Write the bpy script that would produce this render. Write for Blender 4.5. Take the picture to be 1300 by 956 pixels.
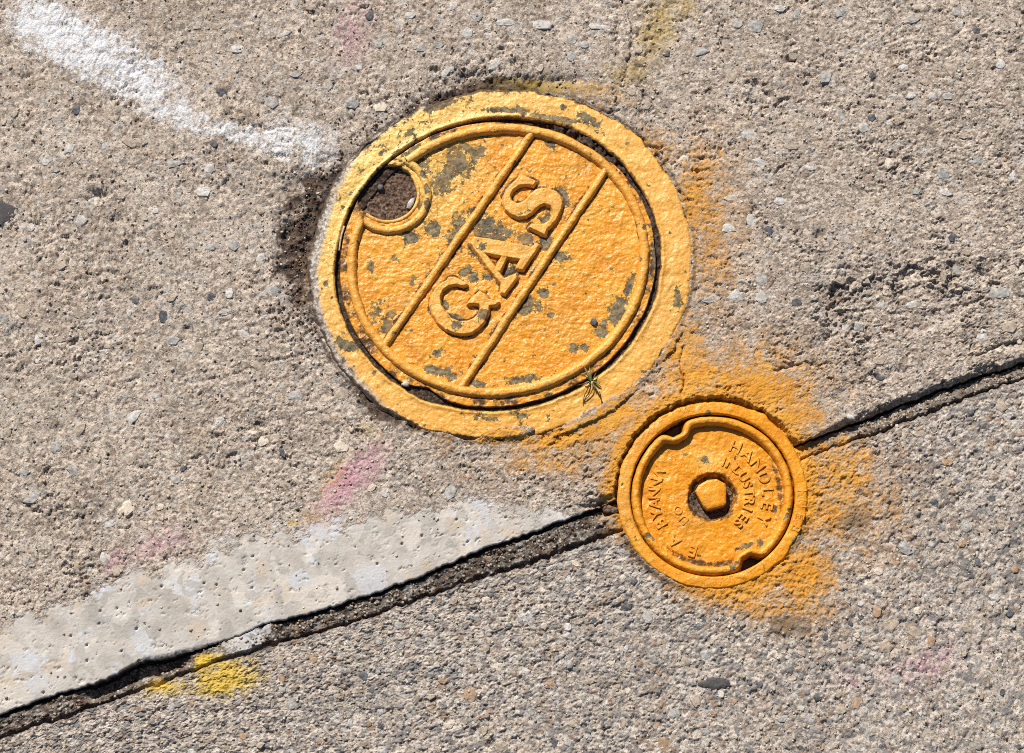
import bpy, math, random
import numpy as np
from mathutils import Vector, Matrix

sc = bpy.context.scene
for o in list(bpy.data.objects):
    bpy.data.objects.remove(o)
C = sc.collection
R = math.radians

# ------------------------------------------------------------------ camera
MM = 0.001
TILT = R(14.0)
LENS, SENSOR = 85.0, 36.0
PXM = 0.0005                       # one photograph pixel on the pavement, metres
DIST = 1300 * PXM * LENS / SENSOR
cam_d = bpy.data.cameras.new('camera')
cam_d.lens, cam_d.sensor_width = LENS, SENSOR
cam_d.clip_start, cam_d.clip_end = 0.05, 200.0
cam = bpy.data.objects.new('camera', cam_d)
C.objects.link(cam)
cam.location = (0, -DIST * math.sin(TILT), DIST * math.cos(TILT))
cam.rotation_euler = (TILT, 0, 0)
sc.camera = cam

# ------------------------------------------------------------------ light
SUN_EL = R(40.0)
sx, sy = -0.40, 0.917
SUN_DIR = Vector((sx * math.cos(SUN_EL), sy * math.cos(SUN_EL), math.sin(SUN_EL))).normalized()
w = bpy.data.worlds.new('World')
sc.world = w
w.use_nodes = True
nt = w.node_tree
for n in list(nt.nodes):
    nt.nodes.remove(n)
sky = nt.nodes.new('ShaderNodeTexSky')
sky.sky_type = 'NISHITA'
sky.sun_disc = False
sky.sun_elevation = SUN_EL
sky.sun_rotation = math.atan2(sx, sy)
bg = nt.nodes.new('ShaderNodeBackground')
bg.inputs['Strength'].default_value = 0.05
wo = nt.nodes.new('ShaderNodeOutputWorld')
nt.links.new(sky.outputs[0], bg.inputs[0])
nt.links.new(bg.outputs[0], wo.inputs[0])
sun_d = bpy.data.lights.new('sun', 'SUN')
sun_d.energy = 5.0
sun_d.angle = R(0.5)
sun_d.color = (1.0, 0.955, 0.89)
sun = bpy.data.objects.new('sun', sun_d)
C.objects.link(sun)
sun.location = (0, 0, 5)
sun.rotation_euler = SUN_DIR.to_track_quat('Z', 'Y').to_euler()
sc.view_settings.view_transform = 'Standard'
sc.view_settings.look = 'None'
sc.view_settings.exposure = 0.36
sc.view_settings.gamma = 1.0
sc.view_settings.use_curve_mapping = False
sc.cycles.filter_width = 1.0
sc.cycles.use_denoising = False        # keeps the fine grit

# ------------------------------------------------------------------ survey: photo pixel <-> place on the pavement
CT, ST = math.cos(TILT), math.sin(TILT)
K = SENSOR / LENS / 1300.0


def G(px, py):
    """point of the pavement (metres) surveyed at a photograph pixel"""
    px = np.asarray(px, float); py = np.asarray(py, float)
    dx = (px - 650) * K
    dy = -(py - 478) * K
    wy = dy * CT + ST
    wz = dy * ST - CT
    s = -(DIST * CT) / wz
    return dx * s, -DIST * ST + wy * s


def P(x, y):
    """survey coordinates of a pavement point"""
    x = np.clip(x, -1.2, 1.2); y = np.clip(y, -1.2, 1.2)
    ry = y + DIST * ST
    rz = -DIST * CT
    cy = ry * CT + rz * ST
    cz = -ry * ST + rz * CT
    return 650 + x / (-cz) / K, 478 - cy / (-cz) / K


# ------------------------------------------------------------------ noise
def _h(ix, iy, seed):
    ix = ix.astype(np.int64); iy = iy.astype(np.int64)
    n = (ix * 374761393 + iy * 668265263 + seed * 2147483647) & 0xFFFFFFFF
    n = ((n ^ (n >> 13)) * 1274126177) & 0xFFFFFFFF
    n = ((n ^ (n >> 16)) * 2246822519) & 0xFFFFFFFF
    return ((n ^ (n >> 15)) & 0xFFFFFF) / float(0x1000000)


def perlin(x, y, seed=0):
    x0 = np.floor(x); y0 = np.floor(y)
    fx = x - x0; fy = y - y0
    u = fx * fx * fx * (fx * (fx * 6 - 15) + 10)
    v = fy * fy * fy * (fy * (fy * 6 - 15) + 10)

    def g(ax, ay):
        a = _h(x0 + ax, y0 + ay, seed) * 2 * np.pi
        return np.cos(a) * (fx - ax) + np.sin(a) * (fy - ay)
    a = g(0, 0); b = g(1, 0); c = g(0, 1); d = g(1, 1)
    return 1.5 * ((a + (b - a) * u) * (1 - v) + (c + (d - c) * u) * v)


def fbm(x, y, octv, seed, gain=0.5, lac=2.03):
    s = 0; a = 1.0
    for i in range(octv):
        s = s + a * perlin(x, y, seed + i * 17)
        x = x * lac + 3.1; y = y * lac - 1.7; a *= gain
    return s


def worley(x, y, seed):
    x0 = np.floor(x); y0 = np.floor(y)
    f1 = np.full(x.shape, 9.0); f2 = np.full(x.shape, 9.0); idr = np.zeros(x.shape)
    for i in (-1, 0, 1):
        for j in (-1, 0, 1):
            cx = x0 + i; cy = y0 + j
            qx = cx + _h(cx, cy, seed); qy = cy + _h(cx, cy, seed + 7)
            d = np.hypot(x - qx, y - qy)
            r = _h(cx, cy, seed + 13)
            nearer = d < f1
            f2 = np.where(nearer, f1, np.minimum(f2, d))
            idr = np.where(nearer, r, idr)
            f1 = np.where(nearer, d, f1)
    return f1, f2, idr


def sstep(a, b, x):
    t = np.clip((x - a) / (b - a), 0, 1)
    return t * t * (3 - 2 * t)


def blob(px, py, cx, cy, rx, ry, ang=0.0):
    c, s = math.cos(R(ang)), math.sin(R(ang))
    u = (px - cx) * c + (py - cy) * s
    v = -(px - cx) * s + (py - cy) * c
    return np.exp(-((u / rx) ** 2 + (v / ry) ** 2))


def seg_d(px, py, ax, ay, bx, by):
    vx, vy = bx - ax, by - ay
    t = np.clip(((px - ax) * vx + (py - ay) * vy) / (vx * vx + vy * vy), 0, 1)
    return np.hypot(px - ax - t * vx, py - ay - t * vy), t


def poly_sd(px, py, pts):
    """signed distance, positive inside"""
    d = np.full(px.shape, 1e9); ins = np.zeros(px.shape, bool)
    n = len(pts)
    for i in range(n):
        ax, ay = pts[i]; bx, by = pts[(i + 1) % n]
        dd, _ = seg_d(px, py, ax, ay, bx, by)
        d = np.minimum(d, dd)
        cond = ((ay > py) != (by > py))
        with np.errstate(divide='ignore', invalid='ignore'):
            xi = (bx - ax) * (py - ay) / ((by - ay) if by != ay else 1e-9) + ax
        ins ^= cond & (px < xi)
    return np.where(ins, d, -d)


# ------------------------------------------------------------------ mesh helpers
def new_obj(name, me, mat, parent=None, loc=(0, 0, 0)):
    o = bpy.data.objects.new(name, me)
    if mat and not me.materials:
        me.materials.append(mat)
    C.objects.link(o)
    o.location = loc
    if parent:
        o.parent = parent
    return o


def tag(o, label=None, cat=None, group=None, kind=None):
    if label: o['label'] = label
    if cat: o['category'] = cat
    if group: o['group'] = group
    if kind: o['kind'] = kind
    return o


def empty(name, loc):
    o = bpy.data.objects.new(name, None)
    o.empty_display_size = 0.02
    C.objects.link(o)
    o.location = loc
    return o


def raw_mesh(name, X, Y, Z, quads, attrs=None, origin=(0, 0, 0), smooth=True):
    n = X.size
    co = np.empty((n, 3), np.float32)
    co[:, 0] = X.ravel() - origin[0]; co[:, 1] = Y.ravel() - origin[1]; co[:, 2] = Z.ravel() - origin[2]
    me = bpy.data.meshes.new(name)
    me.vertices.add(n)
    me.vertices.foreach_set('co', co.ravel())
    k = quads.shape[1]; m = quads.shape[0]
    me.loops.add(m * k)
    me.loops.foreach_set('vertex_index', quads.astype(np.int32).ravel())
    me.polygons.add(m)
    me.polygons.foreach_set('loop_start', np.arange(0, m * k, k, dtype=np.int32))
    me.polygons.foreach_set('loop_total', np.full(m, k, np.int32))
    me.update(calc_edges=True)
    if smooth:
        me.polygons.foreach_set('use_smooth', np.ones(m, bool))
    for an, av in (attrs or {}).items():
        a = me.attributes.new(an, 'FLOAT', 'POINT')
        a.data.foreach_set('value', np.ascontiguousarray(np.broadcast_to(av, X.shape), np.float32).ravel())
    return me


def grid_quads(ni, nj, wrap_i=False, flip=False):
    I = np.arange(ni if wrap_i else ni - 1); J = np.arange(nj - 1)
    I, J = np.meshgrid(I, J, indexing='ij')
    I2 = (I + 1) % ni
    q = np.stack([I * nj + J, I2 * nj + J, I2 * nj + J + 1, I * nj + J + 1], -1).reshape(-1, 4)
    return q[:, ::-1] if flip else q


# ------------------------------------------------------------------ node helpers
class NB:
    def __init__(s, name):
        s.m = bpy.data.materials.new(name)
        s.m.use_nodes = True
        s.t = s.m.node_tree
        for n in list(s.t.nodes):
            s.t.nodes.remove(n)
        s.out = s.t.nodes.new('ShaderNodeOutputMaterial')
        s.b = s.t.nodes.new('ShaderNodeBsdfPrincipled')
        s.t.links.new(s.b.outputs[0], s.out.inputs[0])
        s.pos = s.t.nodes.new('ShaderNodeNewGeometry').outputs['Position']

    def _in(s, sock, v):
        if hasattr(v, 'is_linked') or hasattr(v, 'links'):
            s.t.links.new(v, sock)
        elif isinstance(v, (tuple, list)):
            sock.default_value = tuple(v) + (1.0,) if len(v) == 3 else tuple(v)
        else:
            sock.default_value = v

    def attr(s, name):
        n = s.t.nodes.new('ShaderNodeAttribute'); n.attribute_name = name
        return n.outputs['Fac']

    def noise(s, scale, detail=2.0, rough=0.5, off=0.0, dist=0.0):
        n = s.t.nodes.new('ShaderNodeTexNoise')
        n.noise_dimensions = '4D'
        n.inputs['W'].default_value = off
        n.inputs['Scale'].default_value = scale
        n.inputs['Detail'].default_value = detail
        n.inputs['Roughness'].default_value = rough
        n.inputs['Distortion'].default_value = dist
        s.t.links.new(s.pos, n.inputs['Vector'])
        return n.outputs['Fac']

    def voro(s, scale, out='Distance', feature='F1', rnd=1.0):
        n = s.t.nodes.new('ShaderNodeTexVoronoi')
        n.feature = feature
        n.inputs['Scale'].default_value = scale
        n.inputs['Randomness'].default_value = rnd
        s.t.links.new(s.pos, n.inputs['Vector'])
        return n.outputs[out]

    def cells(s, scale, warp):
        n0 = s.t.nodes.new('ShaderNodeTexNoise'); n0.inputs['Scale'].default_value = scale * 0.9; n0.inputs['Detail'].default_value = 3.0
        s.t.links.new(s.pos, n0.inputs['Vector'])
        mu = s.t.nodes.new('ShaderNodeVectorMath'); mu.operation = 'MULTIPLY_ADD'
        s.t.links.new(n0.outputs['Color'], mu.inputs[0]); mu.inputs[1].default_value = (warp / scale,) * 3
        s.t.links.new(s.pos, mu.inputs[2])
        n = s.t.nodes.new('ShaderNodeTexVoronoi'); n.inputs['Scale'].default_value = scale
        s.t.links.new(mu.outputs[0], n.inputs['Vector'])
        sp = s.t.nodes.new('ShaderNodeSeparateColor')
        s.t.links.new(n.outputs['Color'], sp.inputs[0])
        return sp.outputs[0], sp.outputs[1]

    def math(s, op, a, b=0.0, c=None, clamp=False):
        n = s.t.nodes.new('ShaderNodeMath'); n.operation = op; n.use_clamp = clamp
        s._in(n.inputs[0], a); s._in(n.inputs[1], b)
        if c is not None: s._in(n.inputs[2], c)
        return n.outputs[0]

    def ramp(s, v, a, b):
        n = s.t.nodes.new('ShaderNodeMapRange'); n.interpolation_type = 'SMOOTHSTEP'
        s._in(n.inputs['Value'], v)
        n.inputs['From Min'].default_value = a; n.inputs['From Max'].default_value = b
        return n.outputs[0]

    def mix(s, f, a, b, mode='MIX'):
        n = s.t.nodes.new('ShaderNodeMix'); n.data_type = 'RGBA'; n.blend_type = mode
        s._in(n.inputs['Factor'], f)
        s._in(n.inputs['A'] if False else n.inputs[6], a); s._in(n.inputs[7], b)
        return n.outputs[2]

    def bump(s, h, strength, dist, normal=None):
        n = s.t.nodes.new('ShaderNodeBump')
        n.inputs['Strength'].default_value = strength
        n.inputs['Distance'].default_value = dist
        s._in(n.inputs['Height'], h)
        if normal is not None: s._in(n.inputs['Normal'], normal)
        return n.outputs[0]

    def fin(s, col, rough=0.9, normal=None, spec=0.3):
        s._in(s.b.inputs['Base Color'], col)
        s._in(s.b.inputs['Roughness'], rough)
        s._in(s.b.inputs['Specular IOR Level'], spec)
        if normal is not None: s._in(s.b.inputs['Normal'], normal)
        return s.m


ORANGE_A = (0.74, 0.320, 0.026)
ORANGE_B = (0.65, 0.232, 0.008)


def concrete(name, c_hi, c_lo, c_dark, grain_attr=False):
    k = NB(name)
    col = k.mix(k.ramp(k.noise(420, 4, 0.68, 1.0), 0.36, 0.60), c_lo, c_hi)
    col = k.mix(k.math('MULTIPLY', k.ramp(k.noise(130, 4, 0.62, 1.3), 0.46, 0.66), 0.55), col, tuple(0.55 * c for c in c_lo))
    col = k.mix(k.math('MULTIPLY', k.ramp(k.noise(90, 4, 0.62, 1.6), 0.50, 0.68), 0.5), col, tuple(min(1, 1.22 * c) for c in c_hi))
    col = k.mix(k.math('MULTIPLY', k.ramp(k.noise(14, 4, 0.6, 2.0), 0.42, 0.66), 0.42), col, tuple(c * 0.72 for c in c_lo))
    col = k.mix(k.math('MULTIPLY', k.ramp(k.noise(40, 5, 0.66, 20.0), 0.50, 0.66), 0.42), col, tuple(0.62 * c for c in c_lo))
    col = k.mix(k.math('MULTIPLY', k.ramp(k.noise(30, 5, 0.66, 21.0), 0.52, 0.68), 0.40), col, tuple(min(1, 1.15 * c) for c in c_hi))
    ra, rb = k.cells(430, 1.6)
    col = k.mix(k.math('MULTIPLY', k.ramp(ra, 0.55, 0.95), 0.50), col, tuple(min(1, 1.30 * c) for c in c_hi))
    col = k.mix(k.math('MULTIPLY', k.ramp(rb, 0.60, 0.95), 0.62), col, tuple(0.50 * c for c in c_lo))
    ra, rb = k.cells(190, 1.8)
    col = k.mix(k.math('MULTIPLY', k.ramp(ra, 0.80, 0.90), 0.40), col, (0.50, 0.475, 0.44))
    col = k.mix(k.math('MULTIPLY', k.ramp(rb, 0.86, 0.96), 0.40), col, (0.42, 0.30, 0.20))
    # single pale and dark sand grains
    f = k.ramp(k.noise(560, 4, 0.72, 3.0), 0.53, 0.62)
    col = k.mix(k.math('MULTIPLY', f, 0.85), col, c_dark)
    f = k.ramp(k.noise(240, 4, 0.72, 3.3), 0.60, 0.68)
    col = k.mix(k.math('MULTIPLY', f, 0.75), col, c_dark)
    f = k.ramp(k.noise(520, 3, 0.65, 4.0), 0.57, 0.65)
    col = k.mix(k.math('MULTIPLY', f, 0.7), col, (0.66, 0.60, 0.52))
    f = k.ramp(k.noise(330, 1, 0.5, 5.0), 0.68, 0.72)
    col = k.mix(k.math('MULTIPLY', f, 0.5), col, (0.36, 0.17, 0.08))
    if grain_attr:
        g = k.attr('grain')
        col = k.mix(k.math('MULTIPLY', k.ramp(g, 0.70, 0.74), 0.70), col, (0.17, 0.165, 0.165))
        col = k.mix(k.math('MULTIPLY', k.ramp(g, 0.90, 0.91), 0.6), col, (0.36, 0.23, 0.14))
        col = k.mix(k.math('MULTIPLY', k.ramp(g, 0.95, 0.96), 0.7), col, (0.56, 0.53, 0.49))
    else:
        sm = k.attr('smooth')
        sc_ = k.mix(k.ramp(k.noise(55, 5, 0.62, 6.0), 0.35, 0.66), (0.39, 0.352, 0.308), (0.51, 0.47, 0.425))
        pat = k.ramp(k.noise(48, 3.5, 0.6, 7.0, 0.5), 0.56, 0.66)
        sc_ = k.mix(k.math('MULTIPLY', pat, 0.8), sc_, (0.53, 0.55, 0.58))
        pat = k.ramp(k.noise(42, 3.0, 0.6, 8.0, 0.5), 0.57, 0.64)
        sc_ = k.mix(k.math('MULTIPLY', pat, 0.7), sc_, (0.60, 0.545, 0.475))
        pat = k.ramp(k.noise(120, 3.0, 0.6, 8.6, 0.5), 0.66, 0.72)
        sc_ = k.mix(k.math('MULTIPLY', pat, 0.5), sc_, (0.45, 0.31, 0.19))
        sc_ = k.mix(k.math('MULTIPLY', k.ramp(k.noise(420, 4, 0.72, 9.0), 0.58, 0.68), 0.6), sc_, (0.24, 0.20, 0.165))
        ra, rb = k.cells(58, 1.1)
        sc_ = k.mix(k.math('MULTIPLY', k.ramp(ra, 0.86, 0.89), 0.55), sc_, (0.60, 0.54, 0.47))
        sc_ = k.mix(k.math('MULTIPLY', k.ramp(rb, 0.86, 0.89), 0.55), sc_, (0.50, 0.51, 0.53))
        ra, rb = k.cells(130, 1.4)
        sc_ = k.mix(k.math('MULTIPLY', k.ramp(ra, 0.88, 0.91), 0.5), sc_, (0.30, 0.275, 0.245))
        sc_ = k.mix(k.math('MULTIPLY', k.ramp(rb, 0.90, 0.93), 0.5), sc_, (0.50, 0.40, 0.29))
        smn = k.ramp(k.math('ADD', sm, k.math('MULTIPLY', k.math('ADD', k.math('SUBTRACT', k.noise(300, 4, 0.68, 10.0), 0.5), k.math('SUBTRACT', k.noise(70, 3, 0.6, 10.4), 0.5)), 1.3)), 0.28, 0.72)
        col = k.mix(smn, col, sc_)
    g1 = k.math('MULTIPLY', k.math('SUBTRACT', k.noise(520, 4, 0.7, 11.0), 0.5), 1.5)
    g2 = k.math('MULTIPLY', k.math('SUBTRACT', k.noise(110, 4, 0.62, 12.0), 0.5), 0.8)
    gg = k.math('ADD', g1, g2)

    def cover(an, amt, lo, hi):
        return k.ramp(k.math('ADD', k.attr(an), k.math('MULTIPLY', gg, amt)), lo, hi)
    d = cover('dirt_shade', 0.8, 0.25, 0.75)
    col = k.mix(k.math('MULTIPLY', d, 0.92), col, k.mix(k.ramp(k.noise(300, 3, 0.6, 13.0), 0.40, 0.62), (0.022, 0.014, 0.010), (0.110, 0.066, 0.042)))
    col = k.mix(k.math('MULTIPLY', cover('yellow', 1.4, 0.35, 0.95), 0.88), col, (0.62, 0.42, 0.05))
    col = k.mix(k.math('MULTIPLY', cover('ochre', 1.0, 0.15, 0.90), 0.66), col, (0.42, 0.28, 0.05))
    col = k.mix(k.math('MULTIPLY', cover('pink', 1.4, 0.15, 1.05), 0.60), col, (0.58, 0.25, 0.35))
    col = k.mix(k.math('MULTIPLY', cover('white', 1.8, 0.32, 0.95), 0.86), col, (0.74, 0.75, 0.77))
    oc = k.mix(k.ramp(k.noise(60, 4, 0.6, 14.0), 0.35, 0.65), (0.60, 0.250, 0.020), (0.70, 0.335, 0.045))
    col = k.mix(k.math('MULTIPLY', cover('orange', 1.0, 0.10, 1.0), 0.66), col, (0.44, 0.225, 0.055))
    col = k.mix(k.math('MULTIPLY', cover('orange', 1.35, 0.42, 1.00), 0.94), col, oc)
    col = k.mix(k.math('MULTIPLY', cover('grey', 0.9, 0.2, 0.95), 0.72), col, (0.15, 0.105, 0.062))
    hb = k.noise(800, 5, 0.7, 15.0)
    if not grain_attr:
        hb = k.math('MULTIPLY', hb, k.math('SUBTRACT', 1.0, k.math('MULTIPLY', smn, 0.72)))
    nb = k.bump(hb, 0.85, 0.0015)
    return k.fin(col, 0.88, nb, 0.25)


def paint(name, a=ORANGE_A, b=ORANGE_B, rough=0.36):
    """thick old orange paint on cast iron; attributes say where it has flaked, faded, gathered grime or carries painted crease shade"""
    k = NB(name)
    col = k.mix(k.ramp(k.noise(70, 5, 0.65, 1.5), 0.36, 0.62), b, a)
    col = k.mix(k.math('MULTIPLY', k.ramp(k.noise(260, 5, 0.7, 2.5), 0.50, 0.68), 0.55), col, (0.55, 0.175, 0.006))
    col = k.mix(k.math('MULTIPLY', k.ramp(k.noise(330, 4, 0.68, 3.5), 0.58, 0.70), 0.42), col, (0.82, 0.47, 0.09))  # yellow highlight flecks painted into the colour
    col = k.mix(k.math('MULTIPLY', k.attr('pale'), 0.85), col, k.mix(k.ramp(k.noise(120, 4, 0.6, 4.5), 0.4, 0.6), (0.69, 0.365, 0.085), (0.76, 0.425, 0.120)))
    col = k.mix(k.math('MULTIPLY', k.attr('yellowish'), 0.8), col, (0.72, 0.49, 0.14))
    gn = k.math('ADD', k.math('MULTIPLY', k.math('SUBTRACT', k.noise(360, 5, 0.7, 5.5), 0.5), 1.5), k.math('MULTIPLY', k.math('SUBTRACT', k.noise(120, 4, 0.6, 6.5), 0.5), 1.1))
    chip = k.ramp(k.math('ADD', k.attr('chip'), k.math('MULTIPLY', gn, 1.15)), 0.47, 0.54)
    cc = k.mix(k.ramp(k.noise(260, 4, 0.6, 7.5), 0.35, 0.65), (0.060, 0.046, 0.028), (0.21, 0.170, 0.092))
    cc = k.mix(k.math('MULTIPLY', k.ramp(k.noise(150, 3, 0.6, 8.5), 0.55, 0.65), 0.5), cc, (0.10, 0.095, 0.105))
    cc = k.mix(k.math('MULTIPLY', k.ramp(k.noise(420, 4, 0.7, 8.9), 0.56, 0.62), 0.7), cc, (0.42, 0.24, 0.05))
    edge = k.ramp(k.math('ADD', k.attr('chip'), k.math('MULTIPLY', gn, 1.15)), 0.30, 0.47)
    col = k.mix(k.math('MULTIPLY', edge, 0.42), col, (0.62, 0.42, 0.10))
    col = k.mix(chip, col, cc)
    gr = k.ramp(k.math('ADD', k.attr('grey'), k.math('MULTIPLY', gn, 0.6)), 0.30, 0.75)
    col = k.mix(k.math('MULTIPLY', gr, 0.9), col, k.mix(k.ramp(k.noise(420, 4, 0.72, 9.5), 0.40, 0.62), (0.20, 0.175, 0.145), (0.56, 0.54, 0.51)))
    gm = k.math('MULTIPLY', k.ramp(k.noise(38, 5, 0.7, 13.5), 0.46, 0.70), 0.45)
    col = k.mix(gm, col, (0.40, 0.21, 0.045))
    ck = k.ramp(k.math('ADD', k.voro(75, 'Distance', 'DISTANCE_TO_EDGE'), k.math('MULTIPLY', k.noise(300, 3, 0.6, 14.5), 0.05)), 0.040, 0.028)
    ck = k.math('MULTIPLY', ck, k.ramp(k.noise(28, 3, 0.5, 15.5), 0.52, 0.60))
    col = k.mix(k.math('MULTIPLY', ck, 0.65), col, (0.17, 0.075, 0.015))
    fk = k.ramp(k.noise(420, 4, 0.65, 12.5), 0.66, 0.71)
    col = k.mix(k.math('MULTIPLY', fk, 0.7), col, (0.16, 0.085, 0.02))
    dr = k.ramp(k.math('ADD', k.attr('dirt_shade'), k.math('MULTIPLY', gn, 0.8)), 0.36, 0.66)
    col = k.mix(k.math('MULTIPLY', dr, 0.9), col, (0.045, 0.024, 0.013))
    h = k.math('ADD', k.math('MULTIPLY', k.noise(420, 4, 0.6, 10.5), 0.8), k.math('MULTIPLY', k.noise(130, 4, 0.55, 11.5), 2.2))
    h = k.math('SUBTRACT', h, k.math('MULTIPLY', chip, 1.2))
    nb = k.bump(h, 0.62, 0.0011)
    ro = k.math('ADD', rough, k.math('MULTIPLY', k.math('MAXIMUM', chip, gr), 0.35))
    return k.fin(col, ro, nb, 0.36)


def dirt_mat(name, lo, hi):
    k = NB(name)
    col = k.mix(k.ramp(k.noise(480, 4, 0.65, 1.2), 0.38, 0.64), lo, hi)
    col = k.mix(k.math('MULTIPLY', k.ramp(k.noise(620, 2, 0.6, 2.2), 0.66, 0.70), 0.8), col, (0.42, 0.33, 0.26))
    return k.fin(col, 0.92, k.bump(k.noise(900, 4, 0.65, 3.2), 0.7, 0.0008), 0.2)


def stone_mat(name, a, b, rough=0.75):
    k = NB(name)
    col = k.mix(k.ramp(k.noise(330, 4, 0.7, 1.7), 0.38, 0.62), a, b)
    col = k.mix(k.math('MULTIPLY', k.ramp(k.noise(600, 3, 0.65, 2.7), 0.54, 0.66), 0.6), col, tuple(c * 0.4 for c in a))
    return k.fin(col, rough, k.bump(k.noise(700, 4, 0.6, 3.7), 0.5, 0.0006), 0.3)


M_UP = concrete('weathered_concrete', (0.60, 0.505, 0.415), (0.315, 0.250, 0.196), (0.100, 0.077, 0.058))
M_LOW = concrete('exposed_aggregate_concrete', (0.585, 0.51, 0.435), (0.34, 0.284, 0.232), (0.085, 0.070, 0.058), True)
M_JOINT = concrete('joint_mortar', (0.225, 0.190, 0.155), (0.105, 0.084, 0.066), (0.035, 0.028, 0.022))
M_PAINT = paint('orange_paint')
M_PAINT_PALE = paint('faded_orange_paint', (0.76, 0.36, 0.05), (0.69, 0.285, 0.022), 0.38)
M_PAINT_DEEP = paint('deep_orange_paint', (0.74, 0.298, 0.016), (0.66, 0.232, 0.006), 0.36)
M_DIRT = dirt_mat('packed_dirt', (0.022, 0.014, 0.010), (0.095, 0.062, 0.044))
M_HOLE = dirt_mat('sandy_dirt', (0.038, 0.024, 0.017), (0.205, 0.128, 0.086))
STONES = [stone_mat('stone_pale_grey', (0.38, 0.355, 0.325), (0.56, 0.53, 0.49)),
          stone_mat('stone_blue_grey', (0.25, 0.235, 0.212), (0.42, 0.40, 0.37)),
          stone_mat('stone_cream', (0.48, 0.40, 0.31), (0.62, 0.54, 0.44)),
          stone_mat('stone_tan', (0.30, 0.235, 0.175), (0.43, 0.36, 0.28)),
          stone_mat('stone_dark', (0.055, 0.055, 0.06), (0.14, 0.14, 0.145)),
          stone_mat('stone_rusty', (0.30, 0.19, 0.11), (0.42, 0.29, 0.19))]

# ------------------------------------------------------------------ plan of the covers (survey coordinates)
BIG_C = (632.0, 336.0)          # lid of the large cover
_e1 = np.array((0.976, -0.217)); _e2 = np.array((0.217, 0.976))
BIG_RATIO = 0.889


def ell(th, a, c=BIG_C, ratio=BIG_RATIO):
    u = a * np.cos(th); v = a * ratio * np.sin(th)
    return c[0] + u * _e1[0] + v * _e2[0], c[1] + u * _e1[1] + v * _e2[1]


def ell_r(px, py, c=BIG_C, ratio=BIG_RATIO):
    dx = px - c[0]; dy = py - c[1]
    u = dx * _e1[0] + dy * _e1[1]; v = (dx * _e2[0] + dy * _e2[1]) / ratio
    return np.hypot(u, v), np.arctan2(v, u)


FR_C = (635.5, 336.5); FR_RATIO = 0.907; FR_A = 246.0
RING_C = (632.5, 331.0); RING_RATIO = 0.893; RING_A = 187.0
HOLE_C = (492.0, 245.0)
SM_C = (904.6, 629.0)

# joint between the two pavement slabs
UP_PTS = [(-900, 1230), (-300, 1012), (60, 885), (130, 864), (185, 838), (235, 829), (283, 815), (330, 794), (364, 787), (388, 779), (438, 765),
          (489, 748), (540, 729), (564, 717), (611, 697), (663, 679), (716, 661), (742, 650), (781, 634), (850, 615), (950, 588),
          (1016, 563), (1069, 541), (1129, 518), (1185, 496), (1231, 480), (1300, 458), (1600, 352), (2200, 140)]
LO_PTS = [(-900, 1262), (-300, 1044), (60, 918), (130, 894), (200, 870), (270, 843), (337, 823), (398, 805), (469, 784), (540, 758), (624, 731),
          (674, 717), (742, 692), (789, 674), (850, 650), (950, 612), (1030, 580), (1064, 567), (1138, 541), (1194, 520),
          (1231, 504), (1254, 496), (1300, 481), (1600, 376), (2200, 164)]


def line_fn(pts, seed, amp):
    x, y = G([p[0] for p in pts], [p[1] for p in pts])

    def f(X):
        Y = np.interp(X, x, y)
        sl = (y[1] - y[0]) / (x[1] - x[0]); sr = (y[-1] - y[-2]) / (x[-1] - x[-2])
        Y = np.where(X < x[0], y[0] + (X - x[0]) * sl, Y)
        Y = np.where(X > x[-1], y[-1] + (X - x[-1]) * sr, Y)
        q = X * 1000
        return Y + amp * MM * (fbm(q / 22, q * 0 + seed, 3, seed) + 0.65 * fbm(q / 5, q * 0, 3, seed + 5, 0.7))
    return f


UPY = line_fn(UP_PTS, 3, 1.1)
LOY = line_fn(LO_PTS, 8, 1.5)


# ------------------------------------------------------------------ paint, dirt and wear fields
SMOOTH_TOP = [(-900, 1090), (-200, 860), (0, 788), (60, 775), (140, 742), (180, 722), (250, 705), (330, 680), (420, 664), (500, 650), (560, 640), (640, 638),
              (700, 648), (745, 656), (790, 640)]


def smooth_field(px, py):
    top = np.interp(px, [p[0] for p in SMOOTH_TOP], [p[1] for p in SMOOTH_TOP])
    s = sstep(-20, 24, py - top + 15 * fbm(px / 30, py / 26, 5, 61, 0.68))
    return s * (1 - sstep(735, 765, px))


def moat_field(px, py):
    r, th = ell_r(px, py, FR_C, FR_RATIO)
    d = r - FR_A
    deg = np.degrees(th) % 360
    m = np.exp(-(np.maximum(d, 0) / 16.0) ** 2)
    k1 = np.exp(-(((deg - 205 + 180) % 360 - 180) / 24.0) ** 2)        # upper left
    k2 = np.exp(-(((deg - 278 + 180) % 360 - 180) / 26.0) ** 2)        # top
    k3 = np.exp(-(((deg - 140 + 180) % 360 - 180) / 15.0) ** 2)        # lower left
    wob = 0.75 + 0.6 * fbm(px / 22, py / 22, 3, 71)
    a = np.exp(-(np.maximum(d, 0) / 40.0) ** 2) * k1 + np.exp(-(np.maximum(d, 0) / 15.0) ** 2) * k2 * 0.95 + np.exp(-(np.maximum(d, 0) / 20.0) ** 2) * k3 * 0.7
    return a * wob, m, d


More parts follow.
